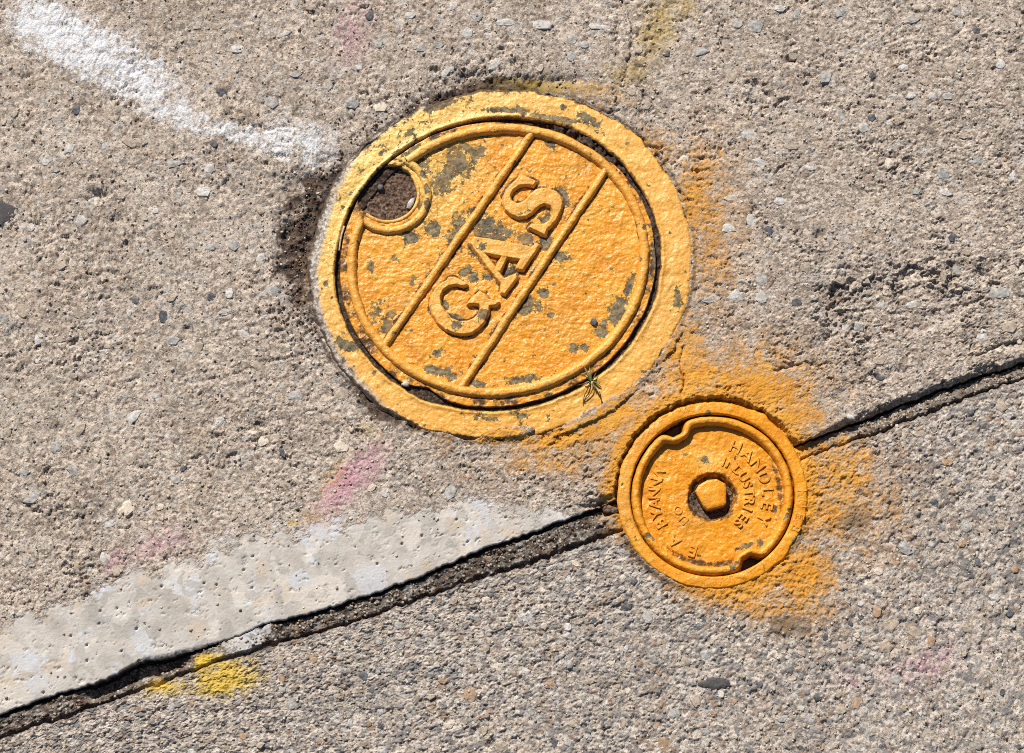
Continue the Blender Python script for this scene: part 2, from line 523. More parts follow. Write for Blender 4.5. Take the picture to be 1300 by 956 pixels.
def wear(px, py):
    A = {}
    jit = 5 * fbm(px / 14, py / 14, 3, 77)
    qx = px + jit; qy = py + 5 * fbm(px / 14, py / 14, 3, 78)
    # white chalky stroke
    wpts = [(45, 26, 36), (130, 72, 38), (195, 112, 36), (232, 145, 24), (262, 162, 11), (290, 166, 10), (318, 172, 17), (370, 178, 33), (400, 186, 30)]
    wv = np.zeros(px.shape)
    for (ax, ay, ar), (bx, by, br) in zip(wpts[:-1], wpts[1:]):
        d, t = seg_d(qx, qy, ax, ay, bx, by)
        rr = ar + (br - ar) * t
        wv = np.maximum(wv, np.clip(1.02 - 0.52 * (d / rr) ** 2, 0, 1.1))
    wv *= 0.74 + 0.26 * blob(px, py, 60, 40, 150, 90)
    wv = wv - 0.22 * sstep(0.1, 0.6, fbm(px / 26, py / 20, 3, 79))
    A['white'] = wv
    def bl(lst):
        v = np.zeros(px.shape)
        for amp, *p in lst:
            v = np.maximum(v, amp * blob(qx, qy, *p))
        return v
    A['pink'] = bl([(1.0, 440, 612, 62, 22, -48), (0.8, 472, 585, 28, 20, -40), (0.60, 205, 690, 48, 20, -20), (0.55, 150, 712, 30, 20, -30),
                    (0.56, 448, 42, 30, 55, 15), (0.58, 1175, 845, 62, 26, -20), (0.5, 1080, 862, 30, 14, 0), (0.35, 1205, 820, 20, 30, 0)])
    A['ochre'] = bl([(0.75, 835, 35, 30, 62, 22), (0.62, 800, 92, 40, 26, 0), (0.6, 870, 5, 25, 30, 0), (0.72, 425, 605, 16, 42, 35), (0.55, 395, 655, 22, 14, 0),
                     (0.75, 700, 108, 90, 12, 5), (0.45, 470, 545, 22, 20, 0)])
    A['yellow'] = bl([(1.15, 285, 862, 55, 26, -10), (1.1, 262, 838, 22, 10, -25), (0.9, 210, 872, 40, 16, 0), (0.8, 374, 666, 9, 5, 0), (0.55, 845, 15, 14, 30, 10)])
    ds = np.hypot(px - SM_C[0], py - SM_C[1]) - 121
    ths = np.degrees(np.arctan2(py - SM_C[1], px - SM_C[0])) % 360
    am = 1.0 - 0.75 * np.exp(-(((ths - 135 + 180) % 360 - 180) / 36.0) ** 2) - 0.45 * np.exp(-(((ths - 25 + 180) % 360 - 180) / 16.0) ** 2)
    o = 1.05 * np.exp(-(np.maximum(ds, 0) / 30.0) ** 2) * am
    o = np.maximum(o, bl([(0.64, 1075, 635, 105, 105, 0), (0.66, 1005, 768, 90, 50, 0), (0.66, 965, 470, 130, 64, 10), (0.58, 905, 300, 60, 170, 0), (0.60, 740, 575, 120, 46, -10), (1.0, 775, 532, 80, 28, -32), (0.9, 858, 448, 24, 44, 15), (1.02, 960, 497, 95, 46, 10), (1.0, 880, 480, 60, 44, 0), (0.9, 1005, 530, 60, 38, 0), (0.80, 1065, 600, 78, 62, 0), (0.90, 1052, 655, 46, 38, 0),
                          (1.05, 1018, 728, 52, 48, -20), (0.80, 955, 768, 62, 24, 20), (0.55, 1085, 660, 40, 50, 0), (0.80, 886, 255, 36, 100, -3), (0.66, 900, 215, 40, 50, 0), (0.66, 905, 330, 46, 65, 0),
                          (0.80, 872, 440, 34, 55, 0), (0.85, 800, 525, 50, 36, -20), (0.95, 715, 556, 85, 24, -12), (0.95, 635, 552, 50, 16, 0), (0.66, 690, 585, 80, 28, 0), (0.70, 780, 590, 22, 52, 10),
                          (0.38, 388, 360, 8, 40, 0), (0.6, 835, 190, 46, 40, 0), (0.5, 760, 120, 60, 20, 10), (0.42, 565, 560, 40, 24, 0), (0.35, 620, 600, 60, 26, 0), (0.5, 1060, 545, 45, 25, 0), (0.45, 1110, 700, 50, 40, 0)]))
    A['orange'] = o
    mo, _, d = moat_field(px, py)
    dirt_shade = np.clip(mo * 2.0, 0, 1.15)
    dirt_shade = np.maximum(dirt_shade, 0.62 * np.exp(-((d - 2) / 4.0) ** 2))  # narrow dark ring just outside the large frame
    dirt_shade = np.maximum(dirt_shade, 0.75 * np.exp(-((ds - 3) / 6.0) ** 2) * (am < 0.9))
    dirt_shade = np.maximum(dirt_shade, bl([(0.5, 1062, 375, 18, 20, 0), (0.36, 1180, 400, 50, 10, -10), (0.34, 1240, 440, 16, 26, 20), (0.35, 30, 430, 60, 40, 0), (0.35, 110, 640, 80, 60, 0),
                                (0.65, 770, 640, 22, 8, -20), (0.4, 150, 10, 60, 22, 0)]))  # darker spots, several set in the hollows and the joint notch
    A['dirt_shade'] = dirt_shade
    A['grey'] = bl([(1.25, 1000, 795, 30, 17, 0), (0.9, 1083, 662, 26, 24, 0), (0.4, 250, 10, 90, 30, 0), (0.5, 1210, 345, 30, 20, 0)])
    return A


# ------------------------------------------------------------------ pavement relief (millimetres)
def pits(px, py):
    v = np.zeros(px.shape)
    for amp, *p in [(5.5, 127, 247, 13, 7, -5), (4.5, 1003, 76, 9, 6, 0), (3, 147, 279, 9, 5, 0), (4, 1040, 298, 6, 6, 0), (4.5, 1217, 340, 13, 10, 0), (4, 1250, 345, 20, 10, -30),
                    (3.0, 1062, 372, 22, 13, -30), (1.5, 1110, 345, 40, 18, -10), (2.0, 1180, 402, 60, 9, -12), (2.4, 1240, 430, 12, 30, 25), (4.0, 1170, 415, 12, 7, 0), (3.5, 1048, 430, 20, 6, -35),
                    (3.0, 1155, 450, 10, 16, 0), (3, 375, 235, 16, 10, -30), (3, 365, 290, 7, 20, 10), (3.5, 600, 97, 22, 9, -8), (3, 705, 102, 40, 7, 0), (2.5, 240, 420, 9, 6, -20),
                    (3, 22, 425, 12, 9, 0), (2.5, 70, 545, 10, 6, 0), (3, 330, 540, 12, 6, 0), (2.6, 450, 150, 8, 12, 20), (2.4, 415, 205, 14, 5, -25), (3, 845, 208, 8, 5, 0),
                    (3, 1290, 436, 30, 5, -8), (3.5, 762, 637, 20, 6, -15), (7.0, 766, 637, 16, 5, -20), (2.4, 1120, 480, 60, 9, -20), (2.2, 1100, 455, 9, 12, 0)]:
        v = np.maximum(v, amp * blob(px, py, *p))
    return v


CRACKS = [[(785, -10), (796, 12), (804, 40), (800, 70), (796, 90), (790, 104)], [(868, 440), (863, 462), (868, 480), (866, 500)],
          [(235, 488), (290, 476), (345, 458), (395, 447)], [(800, 168), (835, 190)], [(1240, 452), (1275, 436), (1310, 430)], [(985, 470), (1020, 462)]]


def crack_field(px, py):
    v = np.zeros(px.shape)
    qx = px + 2.5 * fbm(px / 9, py / 9, 2, 91); qy = py + 2.5 * fbm(px / 9, py / 9, 2, 92)
    for c in CRACKS:
        for (ax, ay), (bx, by) in zip(c[:-1], c[1:]):
            d, _ = seg_d(qx, qy, ax, ay, bx, by)
            v = np.maximum(v, np.exp(-(d / 1.4) ** 2))
    return v


def under_covers(px, py, z):
    """the pavement stops below the two frames"""
    r, _ = ell_r(px, py, FR_C, FR_RATIO)
    d = r - FR_A + 3.5 * fbm(px / 25, py / 25, 4, 33, 0.6)
    ds = np.hypot(px - SM_C[0], py - SM_C[1]) - 120 + 1.5 * fbm(px / 18, py / 18, 3, 34)
    k = np.minimum(sstep(-9, -3, d), sstep(-8, -2.5, ds))
    # mortar smeared over the frame's lower edge
    lap = blob(px, py, 645, 549, 46, 10, -6)
    k = np.maximum(k, sstep(0.35, 0.6, lap))
    lap2 = sstep(-22, -2, d + 7 * fbm(px / 14, py / 14, 3, 35)) * np.maximum(blob(px, py, 760, 530, 70, 26, -32), blob(px, py, 858, 445, 18, 34, 20))
    k = np.maximum(k, sstep(0.30, 0.5, lap2))
    z = z + 1.9 * sstep(0.3, 0.75, lap2) * (d < 6)
    z = z + 2.4 * sstep(0.3, 0.75, lap)
    return np.where(k < 0.999, z * k + (-16.0) * (1 - k), z)


def relief_upper(x, y):
    px, py = P(x, y)
    mx, my = x * 1000, y * 1000
    sm = smooth_field(px, py)
    z = 0.9 * fbm(mx / 90, my / 90, 3, 1)
    wx = mx + 1.6 * fbm(mx / 4.6, my / 4.6, 2, 140); wy = my + 1.6 * fbm(mx / 4.6 + 5, my / 4.6, 2, 141)
    g = 0.70 * fbm(wx / 7.5, wy / 5.0, 5, 2, 0.74)
    rough = sstep(-0.5, 0.6, fbm(mx / 34, my / 28, 3, 145))
    f1, f2, idr = worley(wx / 2.9, wy / 2.5, 5)
    g = g + 0.55 * (0.45 - np.minimum(f1, 0.9)) * (0.1 + 1.2 * idr)
    g = g - 1.7 * sstep(0.22, 0.75, fbm(wx / 9.0 + 9, wy / 5.0, 5, 4, 0.68)) * (0.4 + 0.9 * rough)
    g = g - 1.1 * rough * sstep(0.36, 0.66, fbm(wx / 3.2 + 9, wy / 2.6, 2, 44))
    g = g + 0.52 * perlin(wx / 1.35, wy / 1.2, 6)
    g = g * (0.66 + 0.5 * fbm(mx / 60, my / 60, 3, 12)) + 0.2
    s = 0.14 * fbm(mx / 14, my / 14, 4, 7, 0.6) + 0.09 * perlin(mx / 1.5, my / 1.5, 8)
    h1, _, hid = worley(mx / 9.0, my / 9.0, 15)
    k1, _, kid = worley(mx / 3.4 + 3, my / 3.4, 16)
    s = s - 1.0 * (kid > 0.94) * sstep(0.20, 0.06, k1) * (0.4 + rough)
    s = s - 0.8 * sstep(0.80, 1.1, fbm(mx / 9, my / 7, 5, 17, 0.78)) - 0.5 * sstep(0.2, 0.6, fbm(mx / 30, my / 22, 2, 18)) * sstep(0.1, 0.9, fbm(mx / 5, my / 4, 4, 19, 0.7))
    s = s - 2.2 * (hid > 0.74) * sstep(0.055 + 0.08 * hid * (hid > 0.9), 0.03, h1) + 0.3
    z = z + g * (1 - sm) + s * sm
    z = z - pits(px, py) * (0.8 + 0.4 * fbm(px / 8, py / 8, 2, 21))
    hb = blob(px, py, 1140, 386, 112, 46, -6) + 0.26 * fbm(px / 26, py / 22, 4, 25, 0.6)
    z = z - 2.6 * sstep(0.44, 0.55, hb) - 1.1 * sstep(0.70, 0.80, hb + 0.25 * fbm(px / 16, py / 12, 3, 26))
    z = z - 2.0 * crack_field(px, py) * (0.85 + 0.6 * fbm(px / 20, py / 20, 2, 22)) * np.where(px < 500, 0.5, 1.35)
    ds = np.hypot(px - SM_C[0], py - SM_C[1]) - 121
    z = z + 2.6 * sstep(1.0, 5.0, ds + 2.5 * fbm(px / 9, py / 9, 3, 24)) * np.exp(-(np.maximum(ds, 0) / 42) ** 2) * (py < 640) - 3.0 * sstep(5, 1, ds + 2.5 * fbm(px / 9, py / 9, 3, 24)) * (py < 660)
    mo, m, d = moat_field(px, py)
    z = z - 4.2 * np.clip(mo, 0, 1.2) * (1 - 0.35 * fbm(px / 10, py / 10, 2, 23))
    return z


def relief_lower(x, y):
    mx, my = x * 1000, y * 1000
    z = 0.7 * fbm(mx / 80, my / 80, 3, 31)
    wx = mx + 1.5 * perlin(mx / 2.6, my / 2.6, 40); wy = my + 1.5 * perlin(mx / 2.6 + 5, my / 2.6, 41)
    f1, f2, idr = worley(wx / 3.7, wy / 3.3, 36)
    b = np.sqrt(np.clip(1 - (f1 / 0.72) ** 2, 0, 1))
    z = z + b * (0.30 + 0.85 * idr) * (0.75 + 0.55 * fbm(mx / 30, my / 26, 3, 43)) * sstep(0.02, 0.22, f2 - f1)
    h1, h2, hid = worley(wx / 1.9 + 7, wy / 1.9, 39)
    z = z + 0.5 * fbm(wx / 5, wy / 4, 4, 42, 0.7) + 0.45 * np.sqrt(np.clip(1 - (h1 / 0.8) ** 2, 0, 1))
    z = z - 0.9 * sstep(0.25, 0.6, fbm(mx / 9, my / 8, 2, 37)) + 0.40 * perlin(mx / 1.4, my / 1.4, 38)
    return z - 0.9, idr


# ------------------------------------------------------------------ pavement slabs
def axis(a, b, step, far):
    core = np.arange(a, b + step / 2, step)
    g = []; s = step; p = core[-1]
    while p < far:
        s *= 1.4; p += s; g.append(p)
    g = np.array(g)
    return np.concatenate([(core[0] - (g - core[-1]))[::-1], core, g])


xs = axis(-0.345, 0.345, 0.00066, 14.0)
gfar = []
s_, p_ = 0.0009, 0.0
while p_ < 14.0:
    s_ *= 1.4; p_ += s_; gfar.append(p_)
gfar = np.array(gfar)
WALL = np.array([-14.0, -9.0, -5.0, -2.5])           # rows that go down the slab's edge


def slab(name, edge, sign, rows, limit, relief, mat, label=None):
    X1 = xs[:, None]
    E = edge(xs)[:, None]
    far = np.maximum(limit, sign * E + 0.06) * sign
    t = np.linspace(0, 1, rows)
    t = 0.35 * t ** 2 + 0.65 * t
    Y = E + (far - E) * t[None, :]
    Y = np.concatenate([np.repeat(E, len(WALL), 1), Y, far + sign * gfar[None, :]], 1)
    X = np.broadcast_to(X1, Y.shape).copy()
    r = relief(X, Y)
    z, gr = r if isinstance(r, tuple) else (r, None)
    px, py = P(X, Y)
    dist = np.abs(Y - E) * 1000
    # beyond the surveyed patch the grid is coarse: leave the fine grain to the material there
    z = z * (1 - sstep(0.345, 0.368, np.abs(X))) * (1 - sstep(0.258, 0.282, np.abs(Y)))
    if sign > 0:
        # the edge is worn to a slope on the right, still sharp on the left
        wdt = 0.8 + 5.2 * sstep(1020, 1080, px) * (0.75 + 0.5 * fbm(px / 30, px * 0, 2, 51)) + 2.0 * blob(px, py, 215, 835, 45, 40)
        dep = 0.6 + 3.4 * sstep(1020, 1080, px) + 1.2 * blob(px, py, 215, 835, 45, 40)
    else:
        wdt = 1.6 + 0.8 * fbm(px / 30, px * 0, 2, 52); dep = 1.2 + 0 * px
    z = z - dep * np.clip(1 - dist / np.maximum(wdt * (1 + 0.55 * fbm(px / 11, py / 11, 3, 53)), 0.3), 0, 1) ** 1.3
    z = under_covers(px, py, z)
    nw = len(WALL)
    z[:, :nw] = np.minimum(z[:, nw:nw + 1] - 0.3, WALL[None, :] + 0.0)
    at = wear(px, py)
    if gr is not None:
        at['grain'] = gr
        at['dirt_shade'] = np.maximum(at['dirt_shade'], 0.55 * np.exp(-(dist / 3.0) ** 2))  # darker towards the joint edge
    else:
        at['smooth'] = smooth_field(px, py)
        at['dirt_shade'] = np.maximum(at['dirt_shade'], 0.42 * np.exp(-(dist / 5.0) ** 2) * sstep(1020, 1080, px))  # shade of the sloped edge painted in, on the right
    at['dirt_shade'][:, :nw] = 0.8  # side walls of the slab set dark
    me = raw_mesh(name, X, Y, z * MM, grid_quads(X.shape[0], X.shape[1], flip=(sign < 0)), at, smooth=False)
    return tag(new_obj(name, me, mat), label, None, None, 'structure')


upper = slab('pavement', UPY, 1, 500, 0.255, relief_upper, M_UP, 'rough tan concrete pavement slab around the large gas cover')
lower = slab('pavement', LOY, -1, 330, 0.262, relief_lower, M_LOW, 'pebbly grey concrete pavement slab below the diagonal joint')

# mortar in the joint
tj = np.linspace(-0.25, 1.25, 60)
EU = UPY(xs)[:, None]; EL = LOY(xs)[:, None]
Y = EL + (EU - EL) * tj[None, :]
X = np.broadcast_to(xs[:, None], Y.shape).copy()
px, py = P(X, Y)
mx, my = X * 1000, Y * 1000
zj = -2.6 + 1.05 * fbm(mx / 6, my / 4, 4, 81, 0.65) + 0.5 * perlin(mx / 1.6, my / 1.6, 82)
side = sstep(0.30, 0.75, tj[None, :] + 0.12 * fbm(mx / 12, my / 12, 2, 83))
right = sstep(1020, 1090, px)
zj = zj + right * (1.5 - 5.2 * side)
zj = zj - 5.5 * sstep(0.84, 0.96, tj[None, :] + 0.05 * fbm(mx / 9, my / 9, 2, 84)) - 3.2 * sstep(0.20, 0.06, tj[None, :] + 0.07 * fbm(mx / 8, my / 8, 2, 85))
# lower spots and the swept-up lump with yellow paint
tt = tj[None, :]
zj = zj - 7.0 * sstep(0.25, 0.5, tt) * sstep(100, 125, px) * sstep(248, 225, px)
plug = sstep(262, 285, px) * sstep(366, 330, px + 14 * fbm(px / 12, py / 12, 2, 88))
zj = zj * (1 - plug) + plug * (-0.5 + 0.3 * fbm(mx / 8, my / 8, 3, 87) - 3.5 * sstep(0.95, 0.99, tt) - 5.5 * sstep(0.26, 0.12, tt))
zj = zj - 5.0 * sstep(0.55, 0.7, tt) * blob(px, py, 765, 645, 22, 14)
zj = zj + 2.2 * sstep(0.6, 0.3, tt) * blob(px, py, 245, 845, 40, 22)
zj = under_covers(px, py, zj)
aj = wear(px, py)
aj['smooth'] = 0.62 * plug + 0 * px
aj['dirt_shade'] = np.clip(np.maximum(aj['dirt_shade'], 0.62 * (1 - right) * (1 - plug) * (0.55 + 0.7 * fbm(mx / 10, my / 5, 2, 86))), 0, 1)
aj['grey'] = aj['grey'] * 0
joint = tag(new_obj('pavement_joint', raw_mesh('pavement_joint', X, Y, zj * MM, grid_quads(X.shape[0], X.shape[1]), aj, smooth=False), M_JOINT), 'dark mortar strip in the diagonal joint between the slabs', None, None, 'structure')

# ------------------------------------------------------------------ exposed stones in the concrete
rng = random.Random(5)


def stone_mesh(k):
    r = random.Random(100 + k)
    n = r.choice((6, 7, 8))
    rad = [0.62 + 0.55 * r.random() for _ in range(n)]
    vs = []
    for lvl, (sc_r, z) in enumerate(((1.05, -2.0), (1.0, 0.35), (0.88, 0.80), (0.50, 0.92))):
        for i in range(n):
            a = 2 * math.pi * i / n + 0.2 * r.random()
            vs.append((rad[i] * sc_r * math.cos(a) * (1 + 0.1 * r.random()), rad[i] * sc_r * math.sin(a), z + 0.24 * (r.random() - 0.5)))
    vs.append((0.05, 0.03, 1.0))
    fs = []
    for l in range(3):
        for i in range(n):
            j = (i + 1) % n
            fs.append((l * n + i, l * n + j, (l + 1) * n + j, (l + 1) * n + i))
    for i in range(n):
        fs.append((3 * n + i, 3 * n + (i + 1) % n, 4 * n))
    return vs, fs


STONE_ME = {}


def stone_data(k, mi):
    if (k, mi) not in STONE_ME:
        v, f = stone_mesh(k)
        me = bpy.data.meshes.new('stone')
        me.from_pydata(v, [], f)
        me.materials.append(STONES[mi])
        STONE_ME[(k, mi)] = me
    return STONE_ME[(k, mi)]


# (px, py, half length, half width, angle, colour)
KNOWN = [(640, 28, 15, 6, 0, 0), (629, 82, 14, 8, -35, 0), (575, 8, 7, 8, 0, 0), (607, 22, 8, 8, 0, 1), (684, 31, 17, 7, 5, 0), (741, 57, 8, 7, 30, 1), (765, 34, 20, 5, 5, 0), (728, 50, 5, 10, 0, 1), (725, 72, 6, 11, 10, 1),
         (535, 62, 11, 6, 5, 1), (556, 58, 8, 6, 0, 1), (566, 92, 12, 5, -50, 0), (420, 105, 4, 16, 5, 1), (446, 131, 12, 10, 20, 1), (482, 136, 11, 8, 0, 2), (375, 95, 9, 6, 0, 1), (399, 80, 9, 5, -35, 0), (300, 62, 10, 7, 0, 0),
         (360, 44, 12, 3, -20, 0), (345, 130, 11, 8, 30, 1), (265, 215, 9, 10, 20, 0), (222, 207, 11, 8, 0, 1), (135, 186, 8, 6, -40, 1), (258, 243, 12, 8, 0, 0), (197, 268, 6, 5, 0, 0), (297, 311, 9, 8, 30, 1),
         (330, 328, 8, 6, -40, 0), (267, 315, 8, 5, 0, 1), (40, 290, 6, 6, 0, 0), (285, 398, 7, 5, 0, 1), (290, 373, 6, 8, 0, 0), (310, 424, 10, 6, 35, 0), (215, 432, 14, 7, 0, 1), (375, 502, 14, 9, 0, 1), (170, 528, 11, 9, -30, 0),
         (280, 535, 12, 5, -50, 0), (50, 430, 7, 10, 0, 0), (345, 370, 12, 9, 0, 1), (335, 560, 12, 8, -20, 2), (95, 598, 12, 8, 20, 1), (222, 609, 7, 7, 0, 1), (140, 665, 9, 6, 0, 0), (30, 600, 8, 5, 0, 1),
         (958, 33, 13, 10, 0, 1), (1047, 97, 9, 11, 0, 1), (936, 30, 8, 12, -40, 1), (1158, 26, 13, 6, -15, 1), (1147, 87, 8, 6, 0, 0), (1157, 122, 8, 5, -15, 0), (1183, 123, 7, 6, 0, 0), (1202, 122, 9, 6, 0, 1), (1106, 149, 6, 6, 0, 4),
         (1095, 162, 8, 8, 40, 0), (1129, 156, 7, 6, 0, 0), (1069, 150, 5, 11, -20, 1), (1030, 213, 9, 6, 0, 0), (1129, 207, 7, 9, -15, 2), (1198, 220, 11, 9, 10, 1), (1200, 245, 10, 6, 20, 0), (1240, 205, 11, 7, 0, 1), (948, 170, 12, 9, 0, 0),
         (965, 207, 11, 8, 30, 0), (925, 290, 9, 8, 25, 0), (867, 203, 9, 6, -25, 2), (953, 280, 6, 12, 0, 0), (990, 256, 9, 8, 0, 0), (928, 252, 12, 6, 0, 2), (903, 380, 14, 8, -5, 1), (935, 378, 13, 9, 0, 0), (966, 378, 9, 11, -20, 0),
         (1216, 340, 8, 9, 10, 1), (1270, 373, 16, 10, 0, 1), (1158, 385, 10, 5, -10, 0), (1119, 387, 7, 5, 0, 0), (1166, 350, 14, 7, 0, 2), (1090, 416, 9, 7, 0, 1), (1072, 418, 8, 6, 0, 0), (1248, 428, 8, 12, 0, 0), (1118, 479, 6, 5, 0, 4),
         (1234, 359, 5, 4, 0, 0), (1285, 225, 7, 9, 0, 0), (990, 12, 8, 6, 0, 0), (1070, 15, 12, 9, 0, 1), (1215, 15, 8, 7, 0, 1), (890, 66, 10, 7, 0, 1), (520, 20, 8, 7, 0, 0), (480, 55, 6, 8, 0, 1), (200, 20, 7, 5, 0, 3), (470, 20, 7, 7, 0, 4)]
taken = []


def free(px, py, r):
    return all((px - a) ** 2 + (py - b) ** 2 > (r + c + 3) ** 2 for a, b, c in taken)


def place_stone(px, py, a, b, ang, mi, parent, zf, rise):
    x, y = G(px, py)
    X = x + np.array([0, 1, -1, 0, 0]) * a * 0.7 * PXM; Yv = y + np.array([0, 0, 0, 1, -1]) * b * 0.7 * PXM
    r = zf(X, Yv)
    z = r[0] if isinstance(r, tuple) else r
    zz = float(np.median(z))
    me = stone_data(rng.randrange(8), mi)
    o = bpy.data.objects.new('stone', me)
    C.objects.link(o)
    h = rise * min(a, b) * PXM
    o.location = (float(x), float(y), zz * MM + 0.0005 - 0.9 * h)
    o.rotation_euler = (rng.uniform(-0.12, 0.12), rng.uniform(-0.12, 0.12), R(-ang) + (0 if a != b else rng.random() * 6))
    o.scale = (a * PXM, b * PXM, h)
    o.parent = parent
    taken.append((px, py, max(a, b)))


def on_paint(px, py):
    at = wear(np.array([float(px)]), np.array([float(py)]))
    return at['orange'][0] > 0.30 or at['white'][0] > 0.25 or at['dirt_shade'][0] > 0.3 or at['yellow'][0] > 0.3 or at['pink'][0] > 0.45


def off_cover(px, py, m):
    r, _ = ell_r(np.array([float(px)]), np.array([float(py)]), FR_C, FR_RATIO)
    return r[0] > FR_A + m and math.hypot(px - SM_C[0], py - SM_C[1]) > 124 + m


for s in KNOWN:
    place_stone(*s[:5], s[5], upper, relief_upper, 0.42)
n = 0
while n < 160:
    px, py = rng.uniform(-20, 1320), rng.uniform(-20, 820)
    x, y = G(px, py)
    ey = float(UPY(np.array([float(x)]))[0])
    a = rng.uniform(4.5, 9.0) if rng.random() < 0.8 else rng.uniform(9, 13); b = a * rng.uniform(0.55, 1.0)
    if float(y) < ey + 0.012 or smooth_field(np.array([px]), np.array([py]))[0] > 0.05 or not off_cover(px, py, 20) or not free(px, py, a) or on_paint(px, py):
        continue
    place_stone(px, py, a, b, rng.uniform(0, 180), rng.choice((0, 1, 2, 3, 3, 3, 3, 3, 3, 4)), upper, relief_upper, 0.40)
    n += 1
n = 0
while n < 240:
    px, py = rng.uniform(200, 1320), rng.uniform(480, 960)
    x, y = G(px, py)
    ey = float(LOY(np.array([float(x)]))[0])
    a = rng.uniform(4.0, 7.5) if rng.random() < 0.85 else rng.uniform(7.5, 12); b = a * rng.uniform(0.6, 1.0)
    if float(y) > ey - 0.006 or not off_cover(px, py, 8) or not free(px, py, a) or on_paint(px, py):
        continue
    place_stone(px, py, a, b, rng.uniform(0, 180), rng.choice((0, 1, 1, 1, 2, 3, 3, 3, 3, 4, 4, 5)), lower, relief_lower, 0.55)
    n += 1

# ------------------------------------------------------------------ large gas cover
def local_ms(name, X, Y, Z, q, at, org, mat, parent, **kw):
    me = raw_mesh(name, X, Y, Z, q, at, org)
    return new_obj(name, me, mat, parent)


CHIPS = [(580, 205, 30, 19, -35), (600, 190, 18, 8, 10), (560, 232, 14, 16, 0), (585, 288, 13, 26, 35), (622, 292, 28, 17, 25), (612, 280, 14, 12, 0), (603, 318, 9, 9, 0), (668, 303, 11, 9, 0), (712, 252, 10, 22, 20),
         (694, 308, 7, 14, 35), (692, 300, 8, 14, 30), (650, 345, 9, 13, 35), (645, 358, 11, 8, 0), (652, 262, 9, 8, 0), (693, 278, 10, 9, 0), (590, 345, 10, 8, 0), (600, 352, 9, 8, 0), (618, 350, 8, 6, 0), (478, 392, 10, 13, 20),
         (498, 398, 8, 5, -20), (490, 417, 14, 8, -30), (554, 470, 20, 7, 10), (573, 478, 10, 6, 0), (607, 487, 12, 4, 5), (666, 481, 26, 6, -8), (782, 395, 11, 24, 32), (800, 360, 6, 18, 15), (765, 420, 10, 8, 0),
         (728, 442, 8, 7, 0), (742, 440, 6, 5, 0), (668, 388, 16, 11, -25), (690, 372, 8, 7, 0), (708, 324, 11, 7, 20), (548, 288, 12, 12, 0), (520, 300, 12, 10, 0), (535, 262, 8, 12, 0), (535, 207, 8, 14, -30),
         (566, 388, 5, 8, -20), (580, 403, 10, 5, 20), (523, 355, 4, 8, 20), (698, 182, 8, 5, 30), (612, 170, 14, 5, 5), (640, 340, 8, 7, 0), (700, 400, 5, 4, 0), (555, 449, 6, 6, 0), (470, 338, 5, 8, 0), (700, 160, 12, 4, 12),
         (742, 176, 10, 4, 35), (830, 330, 4, 34, 0), (824, 262, 4, 24, -15), (745, 500, 10, 4, -30), (520, 192, 12, 5, -35), (550, 175, 10, 4, -25)]
RIB_CHIPS = [(537, 222, 4, 8, -25), (541, 240, 3, 6, 0), (543, 262, 5, 6, 0), (628, 201, 6, 5, 0), (655, 212, 5, 6, 0), (600, 262, 3, 4, 0), (614, 400, 9, 8, 25), (582, 415, 9, 7, 10), (663, 272, 6, 4, -20),
             (612, 316, 4, 5, 0), (480, 222, 3, 3, 0), (715, 268, 3, 3, 0), (818, 290, 3, 4, 0), (812, 330, 3, 3, 0), (560, 190, 4, 3, 0)]


def chip_field(px, py, lst, bg=0.5, seed=5):
    v = np.zeros(px.shape)
    for p in lst:
        v = np.maximum(v, 1.0 * blob(px, py, p[0], p[1], p[2] * 1.25, p[3] * 1.25, p[4]))
    v = v * 0.80
    for p in lst:
        v = np.maximum(v, 0.40 * blob(px, py, p[0], p[1], p[2] * 2.3, p[3] * 2.3, p[4]))
    n = sstep(0.42, 0.95, fbm(px / 16, py / 16, 3, seed)) * bg
    return np.maximum(v, n)


PLATE_Z = -1.4


def lid_base(px, py):
    """relief of the cast plate, millimetres"""
    rr, th = ell_r(px, py, RING_C, RING_RATIO)
    z = np.where(rr < RING_A, PLATE_Z, 0) + 0.0
    z = PLATE_Z + (0.7) * sstep(RING_A - 3, RING_A + 3, rr)
    z = z + 0.22 * fbm(px / 26, py / 26, 2, 301) + 0.26 * fbm(px / 7, py / 6, 4, 302, 0.62)
    return z


def Z(ox, oy, s, pts):
    return [(ox + a / s, oy + b / s) for a, b in pts]


S_P = [Z(630, 215, 10.62, [(325, 70), (430, 120), (535, 172), (500, 225), (395, 208), (305, 226), (225, 285), (186, 360), (200, 430), (270, 470), (350, 455), (420, 405), (470, 335), (540, 280), (620, 262), (720, 275), (810, 312), (870, 380), (890, 470),
                           (862, 580), (800, 690), (740, 760), (690, 800), (672, 830), (655, 890), (550, 838), (445, 788), (482, 742), (580, 752), (650, 745), (715, 705), (755, 640), (765, 560), (730, 500), (660, 470), (590, 490), (530, 540), (470, 600), (400, 640),
                           (300, 652), (200, 620), (125, 550), (100, 470), (105, 370), (140, 290), (205, 210), (275, 145), (310, 110)])]
A_P = [Z(590, 290, 10.62, [(85, 195), (128, 120), (640, 205), (900, 262), (850, 400), (760, 425), (570, 395), (280, 340), (200, 320)]),
       Z(590, 290, 10.62, [(75, 200), (120, 180), (265, 335), (530, 690), (500, 755), (310, 540), (150, 310)]),
       Z(590, 290, 10.62, [(505, 370), (575, 385), (475, 590), (410, 565)]),
       Z(590, 290, 10.62, [(895, 265), (970, 205), (1003, 235), (785, 565), (740, 560), (705, 535), (750, 410), (840, 380)]),
       Z(590, 290, 10.62, [(690, 618), (702, 670), (540, 890), (490, 872), (495, 720), (530, 680), (640, 640)])]
